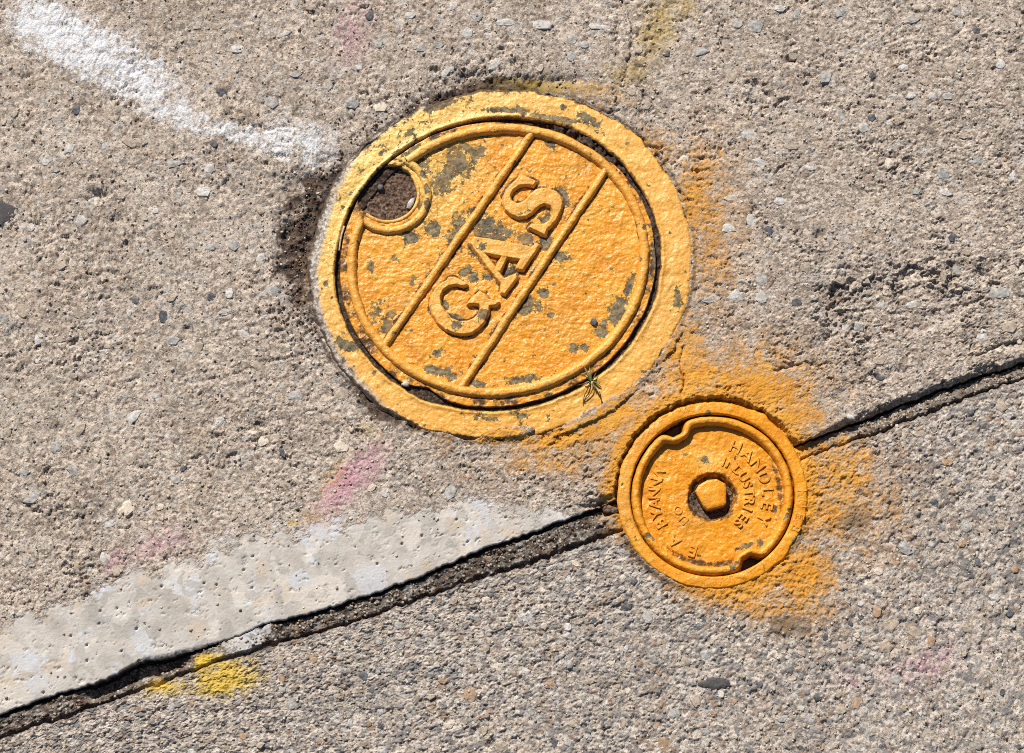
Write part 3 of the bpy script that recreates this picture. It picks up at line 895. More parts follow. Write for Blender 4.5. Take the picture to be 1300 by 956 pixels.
G_P = [Z(540, 340, 10.06, [(300, 130), (380, 130), (500, 190), (535, 218), (490, 238), (400, 215), (300, 230), (222, 290), (186, 380), (200, 480), (250, 570), (325, 650), (420, 692), (530, 692), (620, 660), (682, 600), (708, 530), (690, 470), (610, 462), (535, 468), (600, 390), (690, 310), (760, 345), (800, 408), (940, 440),
                           (905, 482), (815, 490), (802, 580), (765, 680), (690, 765), (600, 832), (500, 852), (380, 842), (260, 792), (160, 712), (95, 600), (65, 490), (80, 370), (130, 280), (205, 205), (280, 165)])]

# lid plate
lid_org = (*[float(v) for v in G(*BIG_C)], 0.0)
lid = tag(empty('gas_cover', lid_org), 'round orange cast iron cover with raised letters GAS between two ribs', 'cover')
nr, nth = 190, 960
rad = np.concatenate([np.linspace(0.6, 201.0, nr), [201.6, 201.8, 201.9]])
th = np.linspace(0, 2 * np.pi, nth, endpoint=False)
TH, RA = np.meshgrid(th, rad, indexing='ij')
wob = 1.0 * fbm(np.cos(TH) * 6, np.sin(TH) * 6, 3, 310) * sstep(150, 200, RA)
pit = 9.0 * np.exp(-((np.degrees(TH) % 360 - 128) / 6.0) ** 2) + 4.0 * np.exp(-((np.degrees(TH) % 360 - 305) / 16.0) ** 2)
tight = 4.2 * np.exp(-((np.degrees(TH) % 360 - 245) / 38.0) ** 4) * sstep(185, 201, RA)
PX, PY = ell(TH, RA + wob + tight - pit * sstep(150, 203, RA))
zl = lid_base(PX, PY)
# finger hole
hd = np.hypot((PX - HOLE_C[0]) / 1.06, (PY - HOLE_C[1]) / 0.95) - 36.5 + 1.2 * fbm(PX / 9, PY / 9, 2, 312)
hole = sstep(2.2, -2.2, hd)
zl = zl + 0.5 * sstep(16, 3, hd)
zl = zl * (1 - hole) - 10.0 * hole
chip = chip_field(PX, PY, CHIPS, 0.52)
chip = np.maximum(chip, 0.62 * sstep(4, 1, np.abs(hd - 9)) * (PX > 495) * 0.8)
zl = zl - 0.25 * sstep(0.35, 0.6, chip)
zl[:, -3:] = np.array([-1.6, -5.0, -12.0])[None, :]
rr_, _ = ell_r(PX, PY, RING_C, RING_RATIO)
crs = np.maximum(0.56 * np.exp(-((rr_ - RING_A) / 9.0) ** 2), 0.44 * sstep(RING_A, RING_A + 6, rr_))  # grime plus painted shade in the creases of ring, ribs and letters
for (a, b) in (((486, 441), (678, 165)), ((584, 494), (772, 211))):
    crs = np.maximum(crs, 0.54 * np.exp(-((seg_d(PX, PY, *a, *b)[0] - 5) / 4.5) ** 2))
crs = np.maximum(crs, 0.46 * np.exp(-((np.hypot((PX - HOLE_C[0] - 2) / 49, (PY - HOLE_C[1] - 1) / 46) - 1) * 48 / 8.0) ** 2))
near = (PX > 540) & (PX < 722) & (PY > 212) & (PY < 432)
lsd = np.full(PX.shape, -99.0)
for pl in G_P + A_P + S_P:
    lsd[near] = np.maximum(lsd[near], poly_sd(PX[near], PY[near], pl))
crs = np.maximum(crs, 0.58 * np.exp(-((lsd + 2.5) / 3.2) ** 2))
crs = crs * (1.0 + 0.7 * fbm(PX / 30, PY / 30, 3, 316))
at = {'chip': chip, 'dirt_shade': np.maximum(np.maximum(crs, 0), np.maximum(np.maximum(0.75 * sstep(197, 203, RA) * sstep(-0.2, 0.4, fbm(PX / 20, PY / 20, 2, 315)), hole),
                                       0.46 * blob(PX, PY, 770, 170, 45, 14, 40))),
      'pale': 0.12 + 0 * PX, 'yellowish': 0.85 * blob(PX, PY, 520, 225, 66, 66) + 0.4 * blob(PX, PY, 590, 215, 25, 18)}
x, y = G(PX, PY)
local_ms('plate', x, y, zl * MM, grid_quads(nth, rad.size, True, flip=True), at, lid_org, M_PAINT, lid)


def swept(name, cx, cy, halfw, height, prof_n, parent, org, mat, closed, zbase, chips, seed, pale=0.35, extra=None, yellowish=None):
    """a rounded bead that follows a line (survey coordinates)"""
    n = len(cx)
    if closed:
        tx = np.roll(cx, -1) - np.roll(cx, 1); ty = np.roll(cy, -1) - np.roll(cy, 1)
    else:
        tx = np.gradient(cx); ty = np.gradient(cy)
    L = np.hypot(tx, ty); nx, ny = -ty / L, tx / L
    u = np.linspace(-1.25, 1.25, prof_n)
    U = np.broadcast_to(u[None, :], (n, prof_n))
    hw = np.broadcast_to(np.asarray(halfw, float).reshape(-1, 1), (n, 1)) * (1 + 0.10 * fbm(cx / 12, cy / 12, 2, seed))[:, None]
    PXs = cx[:, None] + nx[:, None] * U * hw; PYs = cy[:, None] + ny[:, None] * U * hw
    prof = np.clip(1 - np.abs(U) ** 2.6, 0, 1) ** 0.6
    skirt = np.where(np.abs(U) > 1.0, -(np.abs(U) - 1.0) * 6.0, 0)
    zz = zbase + height * prof + skirt + 0.16 * fbm(PXs / 6, PYs / 6, 3, seed + 1) + 0.18 * fbm(PXs / 25, PYs / 25, 2, seed + 2)
    ch = chip_field(PXs, PYs, chips, 0.40, seed + 3)
    zz = zz - 0.25 * sstep(0.42, 0.55, ch)
    A = {'chip': ch, 'pale': pale + 0 * PXs}
    if yellowish: A['yellowish'] = yellowish(PXs, PYs)
    A['dirt_shade'] = 0.50 * sstep(0.70, 1.05, np.abs(U)) + 0 * PXs  # grime and painted shade along the bead's foot
    if extra: A.update(extra(PXs, PYs))
    x, y = G(PXs, PYs)
    q = grid_quads(n, prof_n, closed)
    # keep the faces turned up
    a, b, c = q[0][0], q[0][1], q[0][2]
    fx, fy = x.ravel(), y.ravel()
    if (fx[b] - fx[a]) * (fy[c] - fy[a]) - (fy[b] - fy[a]) * (fx[c] - fx[a]) < 0:
        q = q[:, ::-1]
    return local_ms(name, x, y, zz * MM, q, A, org, mat, parent)


yl = lambda X_, Y_: 0.7 * blob(X_, Y_, 500, 215, 70, 60)
t_ = np.linspace(0, 2 * np.pi, 1100, endpoint=False)
cx, cy = ell(t_, RING_A + 0.8 * fbm(np.cos(t_) * 4, np.sin(t_) * 4, 2, 320), RING_C, RING_RATIO)
keep = np.hypot(cx - HOLE_C[0], cy - HOLE_C[1]) > 47
k0 = np.argmax(~keep)
cx = np.roll(cx, -k0); cy = np.roll(cy, -k0); keep = np.roll(keep, -k0)
swept('raised_ring', cx[keep], cy[keep], 6.3, 3.3, 17, lid, lid_org, M_PAINT, False, PLATE_Z + 0.2, RIB_CHIPS + [(500, 200, 5, 4, 0)], 321, 0.45, None, yl)


def line(ax, ay, bx, by, n, w):
    t = np.linspace(0, 1, n)
    return ax + (bx - ax) * t + w * fbm(t * 7, t * 0, 2, int(ax)), ay + (by - ay) * t


for (a, b) in (((486, 441), (678, 165)), ((584, 494), (772, 211))):
    cx, cy = line(*a, *b, 420, 0.8)
    swept('rib', cx, cy, 5.2, 2.9, 15, lid, lid_org, M_PAINT, False, PLATE_Z - 0.05, RIB_CHIPS, 330 + int(a[0]), 0.45)
# bead round the finger hole
a_ = np.linspace(R(-62), R(133), 260)
swept('finger_hole_rim', HOLE_C[0] + 2 + 49 * np.cos(a_), HOLE_C[1] + 1 + 46 * np.sin(a_), 5.2, 2.6, 13, lid, lid_org, M_PAINT, False, PLATE_Z, RIB_CHIPS, 340, 0.5, None, yl)
swept('finger_hole_lip', HOLE_C[0] + 39.5 * np.cos(a_[30:]), HOLE_C[1] + 36 * np.sin(a_[30:]), 2.2, 0.9, 9, lid, lid_org, M_PAINT, False, PLATE_Z + 0.3, [], 345, 0.5, None, yl)


for nm, polys in (('G', G_P), ('A', A_P), ('S', S_P)):
    allp = np.array([p for pl in polys for p in pl])
    x0, y0 = allp.min(0) - 3; x1, y1 = allp.max(0) + 3
    gx = np.arange(x0, x1, 0.62); gy = np.arange(y0, y1, 0.62)
    GX, GY = np.meshgrid(gx, gy, indexing='ij')
    wx = GX + 0.35 * fbm(GX / 6, GY / 6, 2, 351); wy = GY + 0.35 * fbm(GX / 6, GY / 6, 2, 352)
    sd = np.max([poly_sd(wx, wy, pl) for pl in polys], 0)
    prof = sstep(-2.9, 0.7, sd)
    zz = PLATE_Z - 0.5 + 3.7 * prof + 0.12 * fbm(GX / 8, GY / 7, 3, 353) * prof
    ch = chip_field(GX, GY, RIB_CHIPS, 0.3, 354)
    q = grid_quads(gx.size, gy.size, flip=True)
    sdf = sd.ravel()
    q = q[(sdf[q] > -3.4).any(1)]
    x, y = G(GX, GY)
    used = np.unique(q); remap = -np.ones(GX.size, int); remap[used] = np.arange(used.size)
    sel = lambda v: v.ravel()[used]
    o = local_ms('letter', sel(x), sel(y), sel(zz) * MM, remap[q], {'chip': sel(ch), 'pale': np.full(used.size, 0.55), 'dirt_shade': 0.55 * sstep(-0.6, -2.4, sel(sd))}, lid_org, M_PAINT_PALE, lid)  # skirt darkened with grime and painted shade at the letter's foot
    o['label'] = 'raised serif letter ' + nm

# earth packed in the finger hole
nr = 60
rad = np.linspace(0.5, 40, nr); th = np.linspace(0, 2 * np.pi, 240, endpoint=False)
TH, RA = np.meshgrid(th, rad, indexing='ij')
PX = HOLE_C[0] + RA * 1.04 * np.cos(TH); PY = HOLE_C[1] + RA * 0.95 * np.sin(TH)
f1, _, idr = worley(PX / 3.2, PY / 3.2, 360)
zz = -4.4 + 0.9 * fbm(PX / 12, PY / 12, 3, 361) + 0.9 * (0.6 - f1) * idr + 0.8 * sstep(20, 38, RA) * (PY > HOLE_C[1])
x, y = G(PX, PY)
org = (*[float(v) for v in G(*HOLE_C)], -0.0045)
me = raw_mesh('packed_earth', x, y, zz * MM, grid_quads(240, nr, True, flip=True), None, org)
tag(new_obj('packed_earth', me, M_HOLE, None, org), 'dark gritty earth packed in the finger hole of the large cover', 'earth', None, 'stuff')

# frame of the large cover
org = (*[float(v) for v in G(*FR_C)], 0.0)
frame = tag(empty('cover_frame', org), 'wide faded orange iron ring set in concrete around the GAS cover', 'frame')
nth = 1080
sv = np.concatenate([[0, 0, 0], np.linspace(0.0, 1.0, 46), [1.0, 1.0]])
th = np.linspace(0, 2 * np.pi, nth, endpoint=False)
TH, SV = np.meshgrid(th, sv, indexing='ij')
deg = np.degrees(TH) % 360
ix_, iy_ = ell(TH, 207.5 + 1.2 * fbm(np.cos(TH) * 7, np.sin(TH) * 7, 3, 371) + 2.5 * np.exp(-((deg - 312) / 14) ** 2) + 1.5 * np.exp(-((deg - 128) / 7) ** 2))
ox_, oy_ = ell(TH, FR_A + 3.2 * fbm(np.cos(TH) * 4, np.sin(TH) * 4, 5, 372, 0.62), FR_C, FR_RATIO)
PX = ix_ + (ox_ - ix_) * SV; PY = iy_ + (oy_ - iy_) * SV
zz = 0.6 - 0.9 * sstep(0.0, 0.30, SV) * 0.5 + 0.55 * np.exp(-((SV - 0.09) / 0.07) ** 2)
zz = zz - 0.9 * sstep(0.10, 0.0, SV) - 0.45 * np.exp(-((deg - 245) / 40.0) ** 4) - 1.5 * sstep(0.86, 1.0, SV) ** 1.6
zz = zz + 0.5 * np.sin(SV * np.pi) + 0.28 * fbm(PX / 22, PY / 22, 3, 373) + 0.17 * fbm(PX / 6, PY / 6, 4, 374, 0.65)
# a break across the ring at the bottom
brk = np.exp(-(seg_d(PX, PY, 622, 520, 668, 560)[0] / 5) ** 2) * 0 + np.exp(-(seg_d(PX + 2 * fbm(PX / 8, PY / 8, 2, 375), PY, 657, 515, 668, 565)[0] / 3.0) ** 2)
zz = zz - 1.1 * brk
zz[:, :3] = np.array([-14.0, -7.0, -2.5])[None, :]
zz[:, -2:] = np.array([-5.0, -15.0])[None, :]
ch = chip_field(PX, PY, [(440, 438, 16, 8, 20), (620, 531, 10, 4, 10), (662, 530, 10, 8, 0), (880, 408, 5, 3, 0), (865, 236, 2, 3, 0), (415, 360, 4, 5, 0), (416, 240, 4, 6, 0), (484, 195, 4, 4, 0), (520, 168, 10, 4, -35), (640, 140, 40, 4, 3), (700, 150, 40, 4, 8), (430, 470, 12, 10, 30), (455, 500, 14, 6, 35), (745, 150, 20, 6, 30), (560, 135, 24, 5, -20), (860, 380, 6, 14, 0), (500, 530, 14, 5, 30)], 0.56, 376)
ch = np.maximum(ch, 0.34 * np.exp(-((deg - 240) / 60.0) ** 2) + 0.05 * fbm(PX / 20, PY / 20, 2, 379))
gl = np.exp(-((deg - 203) / 30.0) ** 2)
grey = gl * sstep(0.30, 0.95, SV) * 1.30 + 0.95 * np.exp(-((deg - 155) / 22.0) ** 2) * sstep(0.35, 1.0, SV) + 0.5 * np.exp(-((deg - 110) / 22.0) ** 2) * sstep(0.7, 1.0, SV) + 0.45 * np.exp(-((deg - 262) / 22.0) ** 2) * sstep(0.7, 1.0, SV) + 0.3 * np.exp(-((deg - 175) / 16.0) ** 2) * sstep(0.6, 1, SV)
ylw = np.exp(-((deg - 235) / 48.0) ** 2) * 1.0
dirt_shade = 0.5 * np.exp(-(((deg - 128)) / 25.0) ** 2) * sstep(0.8, 1.0, SV) + 0.7 * sstep(0.03, 0.0, SV) + (0.38 + 0.3 * fbm(PX / 12, PY / 12, 3, 378)) * sstep(0.80, 1.0, SV) + 0.4 * brk + 0.38 * sstep(0.16, 0.0, SV) + 0.30 * np.exp(-((deg - 170) / 60.0) ** 2) * sstep(0.1, 0.8, SV) + 0.12 + 0.34 * np.exp(-((deg - 265) / 40.0) ** 2) * sstep(0.55, 1.0, SV)
x, y = G(PX, PY)
local_ms('ring', x, y, zz * MM, grid_quads(nth, sv.size, True, flip=True), {'chip': ch, 'grey': grey, 'yellowish': ylw, 'pale': 0.75 - 0.3 * np.exp(-((deg - 100) / 40.0) ** 2), 'dirt_shade': dirt_shade}, org, M_PAINT_PALE, frame)

# grit in the gap between frame and cover
nth = 1000
rad = np.linspace(190, 213, 26)
th = np.linspace(0, 2 * np.pi, nth, endpoint=False)
TH, RA = np.meshgrid(th, rad, indexing='ij'); deg = np.degrees(TH) % 360
PX, PY = ell(TH, RA)
top = np.exp(-((deg - 315) / 20) ** 2)
low = np.exp(-((deg - 128) / 6) ** 2)
f1, _, idr = worley(PX / 4.0, PY / 4.0, 381)
zz = -3.2 + 3.4 * top * sstep(-0.35, 0.25, fbm(PX / 14, PY / 14, 3, 382)) * sstep(192, 199, RA) + 0.8 * low + 0.7 * fbm(PX / 10, PY / 10, 3, 383) + 1.3 * (0.55 - f1) * idr
zz = np.where((RA < 193) | (RA > 211), -6.0, zz)
x, y = G(PX, PY)
me = raw_mesh('gap_grit', x, y, zz * MM, grid_quads(nth, rad.size, True, flip=True), None, lid_org)
tag(new_obj('gap_grit', me, M_DIRT, None, lid_org), 'black grit filling the round gap between large cover and frame', 'grit', None, 'stuff')

# ------------------------------------------------------------------ small valve cover
sm_org = (*[float(v) for v in G(*SM_C)], 0.0)
vf = tag(empty('valve_box_frame', sm_org), 'narrow orange ring around the small bolted valve cover', 'frame')
vl = tag(empty('valve_cover', sm_org), 'small round orange iron cover with central pentagon bolt and worn lettering', 'cover')


def circ(TH, RA):
    return SM_C[0] + RA * np.cos(TH), SM_C[1] + RA * 0.985 * np.sin(TH)


nth = 720
sv = np.concatenate([[0, 0], np.linspace(0, 1, 26), [1, 1]])
th = np.linspace(0, 2 * np.pi, nth, endpoint=False)
TH, SV = np.meshgrid(th, sv, indexing='ij'); deg = np.degrees(TH) % 360
bite = 7 * np.exp(-((deg - 33) / 5.0) ** 2)
tab = 3.0 * (np.exp(-((deg - 300) / 5) ** 4) + 0.7 * np.exp(-((deg - 40) / 5) ** 4))
RA = 104.6 + (121.0 + 1.2 * fbm(np.cos(TH) * 5, np.sin(TH) * 5, 3, 401) + tab - bite * 0.3 - 104.6) * SV
PX, PY = circ(TH, RA)
zz = 0.7 + 0.35 * np.sin(SV * np.pi) - 1.0 * sstep(0.12, 0, SV) - 1.2 * sstep(0.85, 1.0, SV) + 0.2 * fbm(PX / 18, PY / 18, 3, 402) + 0.08 * fbm(PX / 5, PY / 5, 2, 403)
zz[:, :2] = np.array([-14.0, -4.0])[None, :]; zz[:, -2:] = np.array([-4.5, -14.0])[None, :]
ch = chip_field(PX, PY, [(898, 524, 5, 3, 0), (836, 731, 5, 3, 30), (1013, 688, 8, 8, 0), (985, 722, 5, 4, 0)], 0.38, 404)
x, y = G(PX, PY)
local_ms('ring', x, y, zz * MM, grid_quads(nth, sv.size, True, flip=True), {'chip': ch, 'dirt_shade': 0.55 * sstep(0.04, 0, SV) + 0.5 * sstep(0.97, 1.0, SV), 'pale': 0.35 * np.exp(-((deg - 185) / 50) ** 2)}, sm_org, M_PAINT_DEEP, vf)


def rim_r(deg):
    b = np.exp(-((((deg - 241) + 180) % 360 - 180) / 9.0) ** 4) + np.exp(-((((deg - 61) + 180) % 360 - 180) / 9.0) ** 4)
    return 97.2 - 11.5 * b


FLOOR = -4.4
rad = np.concatenate([np.linspace(0.5, 102.5, 150), [103.4, 103.6]])
TH, RA = np.meshgrid(th, rad, indexing='ij'); deg = np.degrees(TH) % 360
PX, PY = circ(TH, RA)
zz = FLOOR + 0.30 * fbm(PX / 22, PY / 22, 2, 411) + 0.22 * fbm(PX / 7, PY / 7, 3, 412) + 0.5 * blob(PX, PY, 905, 629, 60, 60)
edge_r = 28.5 + 1.2 * fbm(np.cos(TH) * 2, np.sin(TH) * 2, 2, 413)
well = sstep(edge_r + 3.0, edge_r - 4.0, RA)
zz = zz * (1 - well) - 11.0 * well
out_ = sstep(0, 3, RA - rim_r(deg))
zz = zz * (1 - out_) - 9.0 * out_
zz[:, -2:] = np.array([-10.0, -14.0])[None, :]
ch = chip_field(PX, PY, [(895, 583, 7, 5, 0), (870, 575, 3, 2, 0), (945, 692, 16, 4, -15), (965, 688, 8, 7, 0), (985, 645, 3, 6, 0)], 0.34, 414)
darken = np.maximum(0.62 * np.exp(-((RA - 30) / 5.5) ** 2), np.maximum(0.95 * well, 0.55 * np.exp(-((RA - rim_r(deg) + 10) / 6) ** 2) * (0.3 + 0.9 * np.exp(-((((deg - 100) + 180) % 360 - 180) / 45) ** 2) + 0.7 * np.exp(-((((deg - 350) + 180) % 360 - 180) / 40) ** 2))))  # darker in and around the bolt well, inside the rim and in the notches
darken = np.maximum(darken, out_)
x, y = G(PX, PY)
local_ms('plate', x, y, zz * MM, grid_quads(nth, rad.size, True, flip=True), {'chip': ch, 'dirt_shade': darken, 'yellowish': 0.7 * blob(PX, PY, 897, 580, 16, 12)}, sm_org, M_PAINT_DEEP, vl)
t_ = np.linspace(0, 2 * np.pi, 800, endpoint=False)
rr = rim_r(np.degrees(t_) % 360)
cx, cy = circ(t_, rr)
b_ = (97.2 - rr) / 11.5
swept('raised_rim', cx, cy, 6.3 - 1.4 * b_, 5.4, 21, vl, sm_org, M_PAINT_DEEP, True, -4.7, [(822, 680, 5, 4, 0), (932, 718, 6, 4, -20), (1003, 648, 4, 3, 0), (999, 655, 3, 4, 0), (830, 684, 3, 4, 0)], 421, 0.1)

# pentagon bolt
bp = Z(850, 560, 7.96, [(266, 500), (300, 440), (392, 388), (480, 380), (560, 425), (574, 470), (572, 620), (545, 645), (390, 682), (350, 650)])
bp = [(SM_C[0] + (a - SM_C[0]) * 1.0, b) for a, b in bp]
bc = np.mean(bp, 0)
vs, fs = [], []
nb_ = len(bp)
for k, (sc_r, z) in enumerate(((1.05, -12.0), (1.03, -2.6), (0.97, -1.9), (0.86, -1.55), (0.4, -1.4))):
    for (a, b) in bp:
        x, y = G(bc[0] + (a - bc[0]) * sc_r, bc[1] + (b - bc[1]) * sc_r)
        vs.append((float(x) - sm_org[0], float(y) - sm_org[1], z * MM))
for k in range(4):
    for i in range(nb_):
        j = (i + 1) % nb_
        fs.append((k * nb_ + i, k * nb_ + j, (k + 1) * nb_ + j, (k + 1) * nb_ + i)[::-1])
fs.append(tuple(range(4 * nb_, 5 * nb_))[::-1])
me = bpy.data.meshes.new('bolt'); me.from_pydata(vs, [], fs)
new_obj('bolt', me, M_PAINT_DEEP, vl)


def text_mesh(chx, size, relief, bold):
    cu = bpy.data.curves.new('letter', 'FONT')
    cu.body = chx; cu.size = size; cu.extrude = relief / 2; cu.bevel_depth = bold; cu.bevel_resolution = 1
    cu.align_x = 'CENTER'; cu.align_y = 'CENTER'; cu.resolution_u = 4
    ob = bpy.data.objects.new('letter', cu)
    C.objects.link(ob)
    bpy.context.view_layer.update()
    me = bpy.data.meshes.new_from_object(ob.evaluated_get(bpy.context.evaluated_depsgraph_get()))
    bpy.data.objects.remove(ob); bpy.data.curves.remove(cu)
    return me


TXT = {}


def arc_text(s, r, d0, d1, size_px, relief, zc, parent, mat, wide=1.0):
    """cast letters along a circle, tops outward; degrees run clockwise from the right as in survey coordinates"""
    for i, chx in enumerate(s):
        if chx == ' ':
            continue
        d = R(d0 + (d1 - d0) * i / max(1, len(s) - 1))
        key = (chx, size_px)
        if key not in TXT:
            TXT[key] = text_mesh(chx, size_px * 1.38 * PXM, relief * MM, 0.00022)
        pxx, pyy = SM_C[0] + r * math.cos(d), SM_C[1] + r * 0.985 * math.sin(d)
        x, y = G(pxx, pyy)
        o = new_obj('letter', TXT[key], mat, parent)
        o.location = (float(x) - sm_org[0], float(y) - sm_org[1], zc * MM)
        o.rotation_euler = (rng.uniform(-0.03, 0.03), rng.uniform(-0.03, 0.03), -d - math.pi / 2 + rng.uniform(-0.05, 0.05))
        o.scale = (wide, 1, 1)


M_CAST = paint('worn_orange_paint', (0.72, 0.31, 0.03), (0.66, 0.24, 0.012), 0.42)
arc_text('HANDLEY', 70, -65, 24, 15.5, 1.3, FLOOR + 0.15, vl, M_CAST)
arc_text('INDUSTRIES', 47, -72, 46, 12.5, 1.3, FLOOR + 0.35, vl, M_CAST)
arc_text('BYANNW', 73, 152, 204, 14.5, 0.9, FLOOR + 0.25, vl, M_CAST)
arc_text('EA', 74, 109, 130, 14.5, 1.1, FLOOR + 0.25, vl, M_CAST)
arc_text('UO', 46, 140, 158, 11, 0.6, FLOOR + 0.35, vl, M_CAST)
arc_text('IUEB', 113, -3, 22, 12, 0.7, 0.75, vf, M_CAST)

# earth at the bottom of the bolt well
rad = np.linspace(0.5, 30, 30); TH, RA = np.meshgrid(np.linspace(0, 2 * np.pi, 160, endpoint=False), rad, indexing='ij')
PX, PY = circ(TH, RA)
f1, _, idr = worley(PX / 3, PY / 3, 431)
zz = -9.0 + 0.9 * fbm(PX / 9, PY / 9, 3, 432) + 1.0 * (0.6 - f1) * idr + 2.2 * sstep(18, 28, RA) * (0.5 + 0.5 * np.cos(TH - R(160)))
x, y = G(PX, PY)
org = (sm_org[0], sm_org[1], -0.008)
me = raw_mesh('packed_earth', x, y, zz * MM, grid_quads(160, rad.size, True, flip=True), None, org)
tag(new_obj('packed_earth', me, M_HOLE, None, org), 'dark earth in the well around the pentagon bolt', 'earth', None, 'stuff')

# ------------------------------------------------------------------ small things
def tube(name, pts, r0, r1, mat, parent=None, org=(0, 0, 0), ns=6):
    pts = [Vector(p) for p in pts]
    dense = []
    for i in range(len(pts) - 1):
        p0 = pts[max(i - 1, 0)]; p1 = pts[i]; p2 = pts[i + 1]; p3 = pts[min(i + 2, len(pts) - 1)]
        for k in range(6):
            t = k / 6
            dense.append(0.5 * ((2 * p1) + (p2 - p0) * t + (2 * p0 - 5 * p1 + 4 * p2 - p3) * t * t + (3 * p1 - p0 - 3 * p2 + p3) * t ** 3))
    dense.append(pts[-1])
    vs, fs = [], []
    n = len(dense)
    for i, p in enumerate(dense):
        tg = (dense[min(i + 1, n - 1)] - dense[max(i - 1, 0)]).normalized()
        a = tg.cross(Vector((0, 0, 1)))
        a = a.normalized() if a.length > 1e-6 else Vector((1, 0, 0))
        b = tg.cross(a).normalized()
        r = r0 + (r1 - r0) * i / (n - 1)
        for k in range(ns):
            q = 2 * math.pi * k / ns
            vs.append(tuple(p + a * (r * math.cos(q)) + b * (r * math.sin(q)) - Vector(org)))
    for i in range(n - 1):
        for k in range(ns):
            j = (k + 1) % ns
            fs.append((i * ns + k, i * ns + j, (i + 1) * ns + j, (i + 1) * ns + k))
    fs.append(tuple(range(ns))[::-1]); fs.append(tuple((n - 1) * ns + k for k in range(ns)))
    me = bpy.data.meshes.new(name); me.from_pydata(vs, [], fs)
    me.polygons.foreach_set('use_smooth', np.ones(len(fs), bool))
    me.update()
    import bmesh
    bm = bmesh.new(); bm.from_mesh(me); bmesh.ops.recalc_face_normals(bm, faces=bm.faces); bm.to_mesh(me); bm.free()
    return new_obj(name, me, mat, parent)


def g3(px, py, z):
    x, y = G(px, py)
    return (float(x), float(y), z * MM)


M_STEM = stone_mat('dry_stem', (0.045, 0.028, 0.010), (0.11, 0.07, 0.02), 0.7)
M_GREEN = stone_mat('sprout_green', (0.045, 0.085, 0.022), (0.11, 0.17, 0.05), 0.6)
M_LEAF = stone_mat('dusty_leaf', (0.14, 0.15, 0.05), (0.32, 0.31, 0.15), 0.6)
worg = g3(751.5, 485, -2.5)
weed = tag(empty('weed_sprout', worg), 'tiny green sprout with thin dry stems at the lower right rim gap', 'weed')
for pts, r0, r1 in (([(750.5, 485, 0.5), (747, 493, 2.4), (742, 503, 1.9), (740, 514, 1.2)], 0.42, 0.22), ([(752, 486, 0.6), (752.5, 494, 2.6), (748, 503, 2.2), (742, 509, 1.3)], 0.40, 0.22),
                    ([(753, 487, 0.6), (757, 496, 2.6), (761.5, 504, 2.0), (766, 514, 1.2)], 0.45, 0.22), ([(761, 498, 2.0), (763, 508, 1.7), (764.5, 518, 1.2)], 0.3, 0.16),
                    ([(750, 484, 0.6), (743, 479, 2.2), (736, 476.5, 1.4)], 0.38, 0.18), ([(749, 485, 0.4), (741, 488, 1.4), (733, 489.5, 0.8)], 0.38, 0.18), ([(753, 485, 0.6), (759, 489, 1.9), (763, 492, 1.2)], 0.36, 0.2)):
    tube('stem', [g3(*p) for p in pts], r0 * MM, r1 * MM, M_STEM, weed, worg)
for (ax, ay, bx, by, wd, mt) in ((751, 486, 741, 466, 2.1, M_LEAF), (751, 485, 748, 467, 1.9, M_LEAF), (751.5, 485, 757, 474, 1.2, M_GREEN), (751, 486, 742, 479, 1.2, M_GREEN), (752, 485, 762, 489, 1.1, M_GREEN), (750, 485, 741, 488, 1.1, M_LEAF), (752, 485, 755, 496, 1.2, M_GREEN)):
    L = math.hypot(bx - ax, by - ay); nx, ny = -(by - ay) / L, (bx - ax) / L
    vs, fs = [], []
    for i in range(7):
        t = i / 6
        wv = 0.62 * wd * math.sin(math.pi * min(1, t * 0.92 + 0.08)) ** 0.8
        zc = 0.6 + 2.6 * math.sin(t * 2.2)
        for u, dz in ((-1, 0.35), (0, 0), (1, 0.35), (0, -0.35)):
            p = g3(ax + (bx - ax) * t + nx * wv * u, ay + (by - ay) * t + ny * wv * u, zc + dz)
            vs.append(tuple(p[c] - worg[c] for c in range(3)))
    for i in range(6):
        for k in range(4):
            fs.append((i * 4 + k, i * 4 + (k + 1) % 4, (i + 1) * 4 + (k + 1) % 4, (i + 1) * 4 + k))
    me = bpy.data.meshes.new('leaf'); me.from_pydata(vs, [], fs)
    me.polygons.foreach_set('use_smooth', np.ones(len(fs), bool))
    new_obj('leaf', me, mt, weed)


def pebble(px, py, z, a, b, h, ang, mi, label, cat='pebble', name='pebble', k=3, mat=None):
    v, f = stone_mesh(k)
    me = bpy.data.meshes.new(name); me.from_pydata(v, [], f)
    me.polygons.foreach_set('use_smooth', np.ones(len(f), bool))
    o = new_obj(name, me, mat or STONES[mi])
    o.location = g3(px, py, z); o.rotation_euler = (0.1, -0.08, R(-ang)); o.scale = (a * PXM, b * PXM, h * MM)
    return tag(o, label, cat)


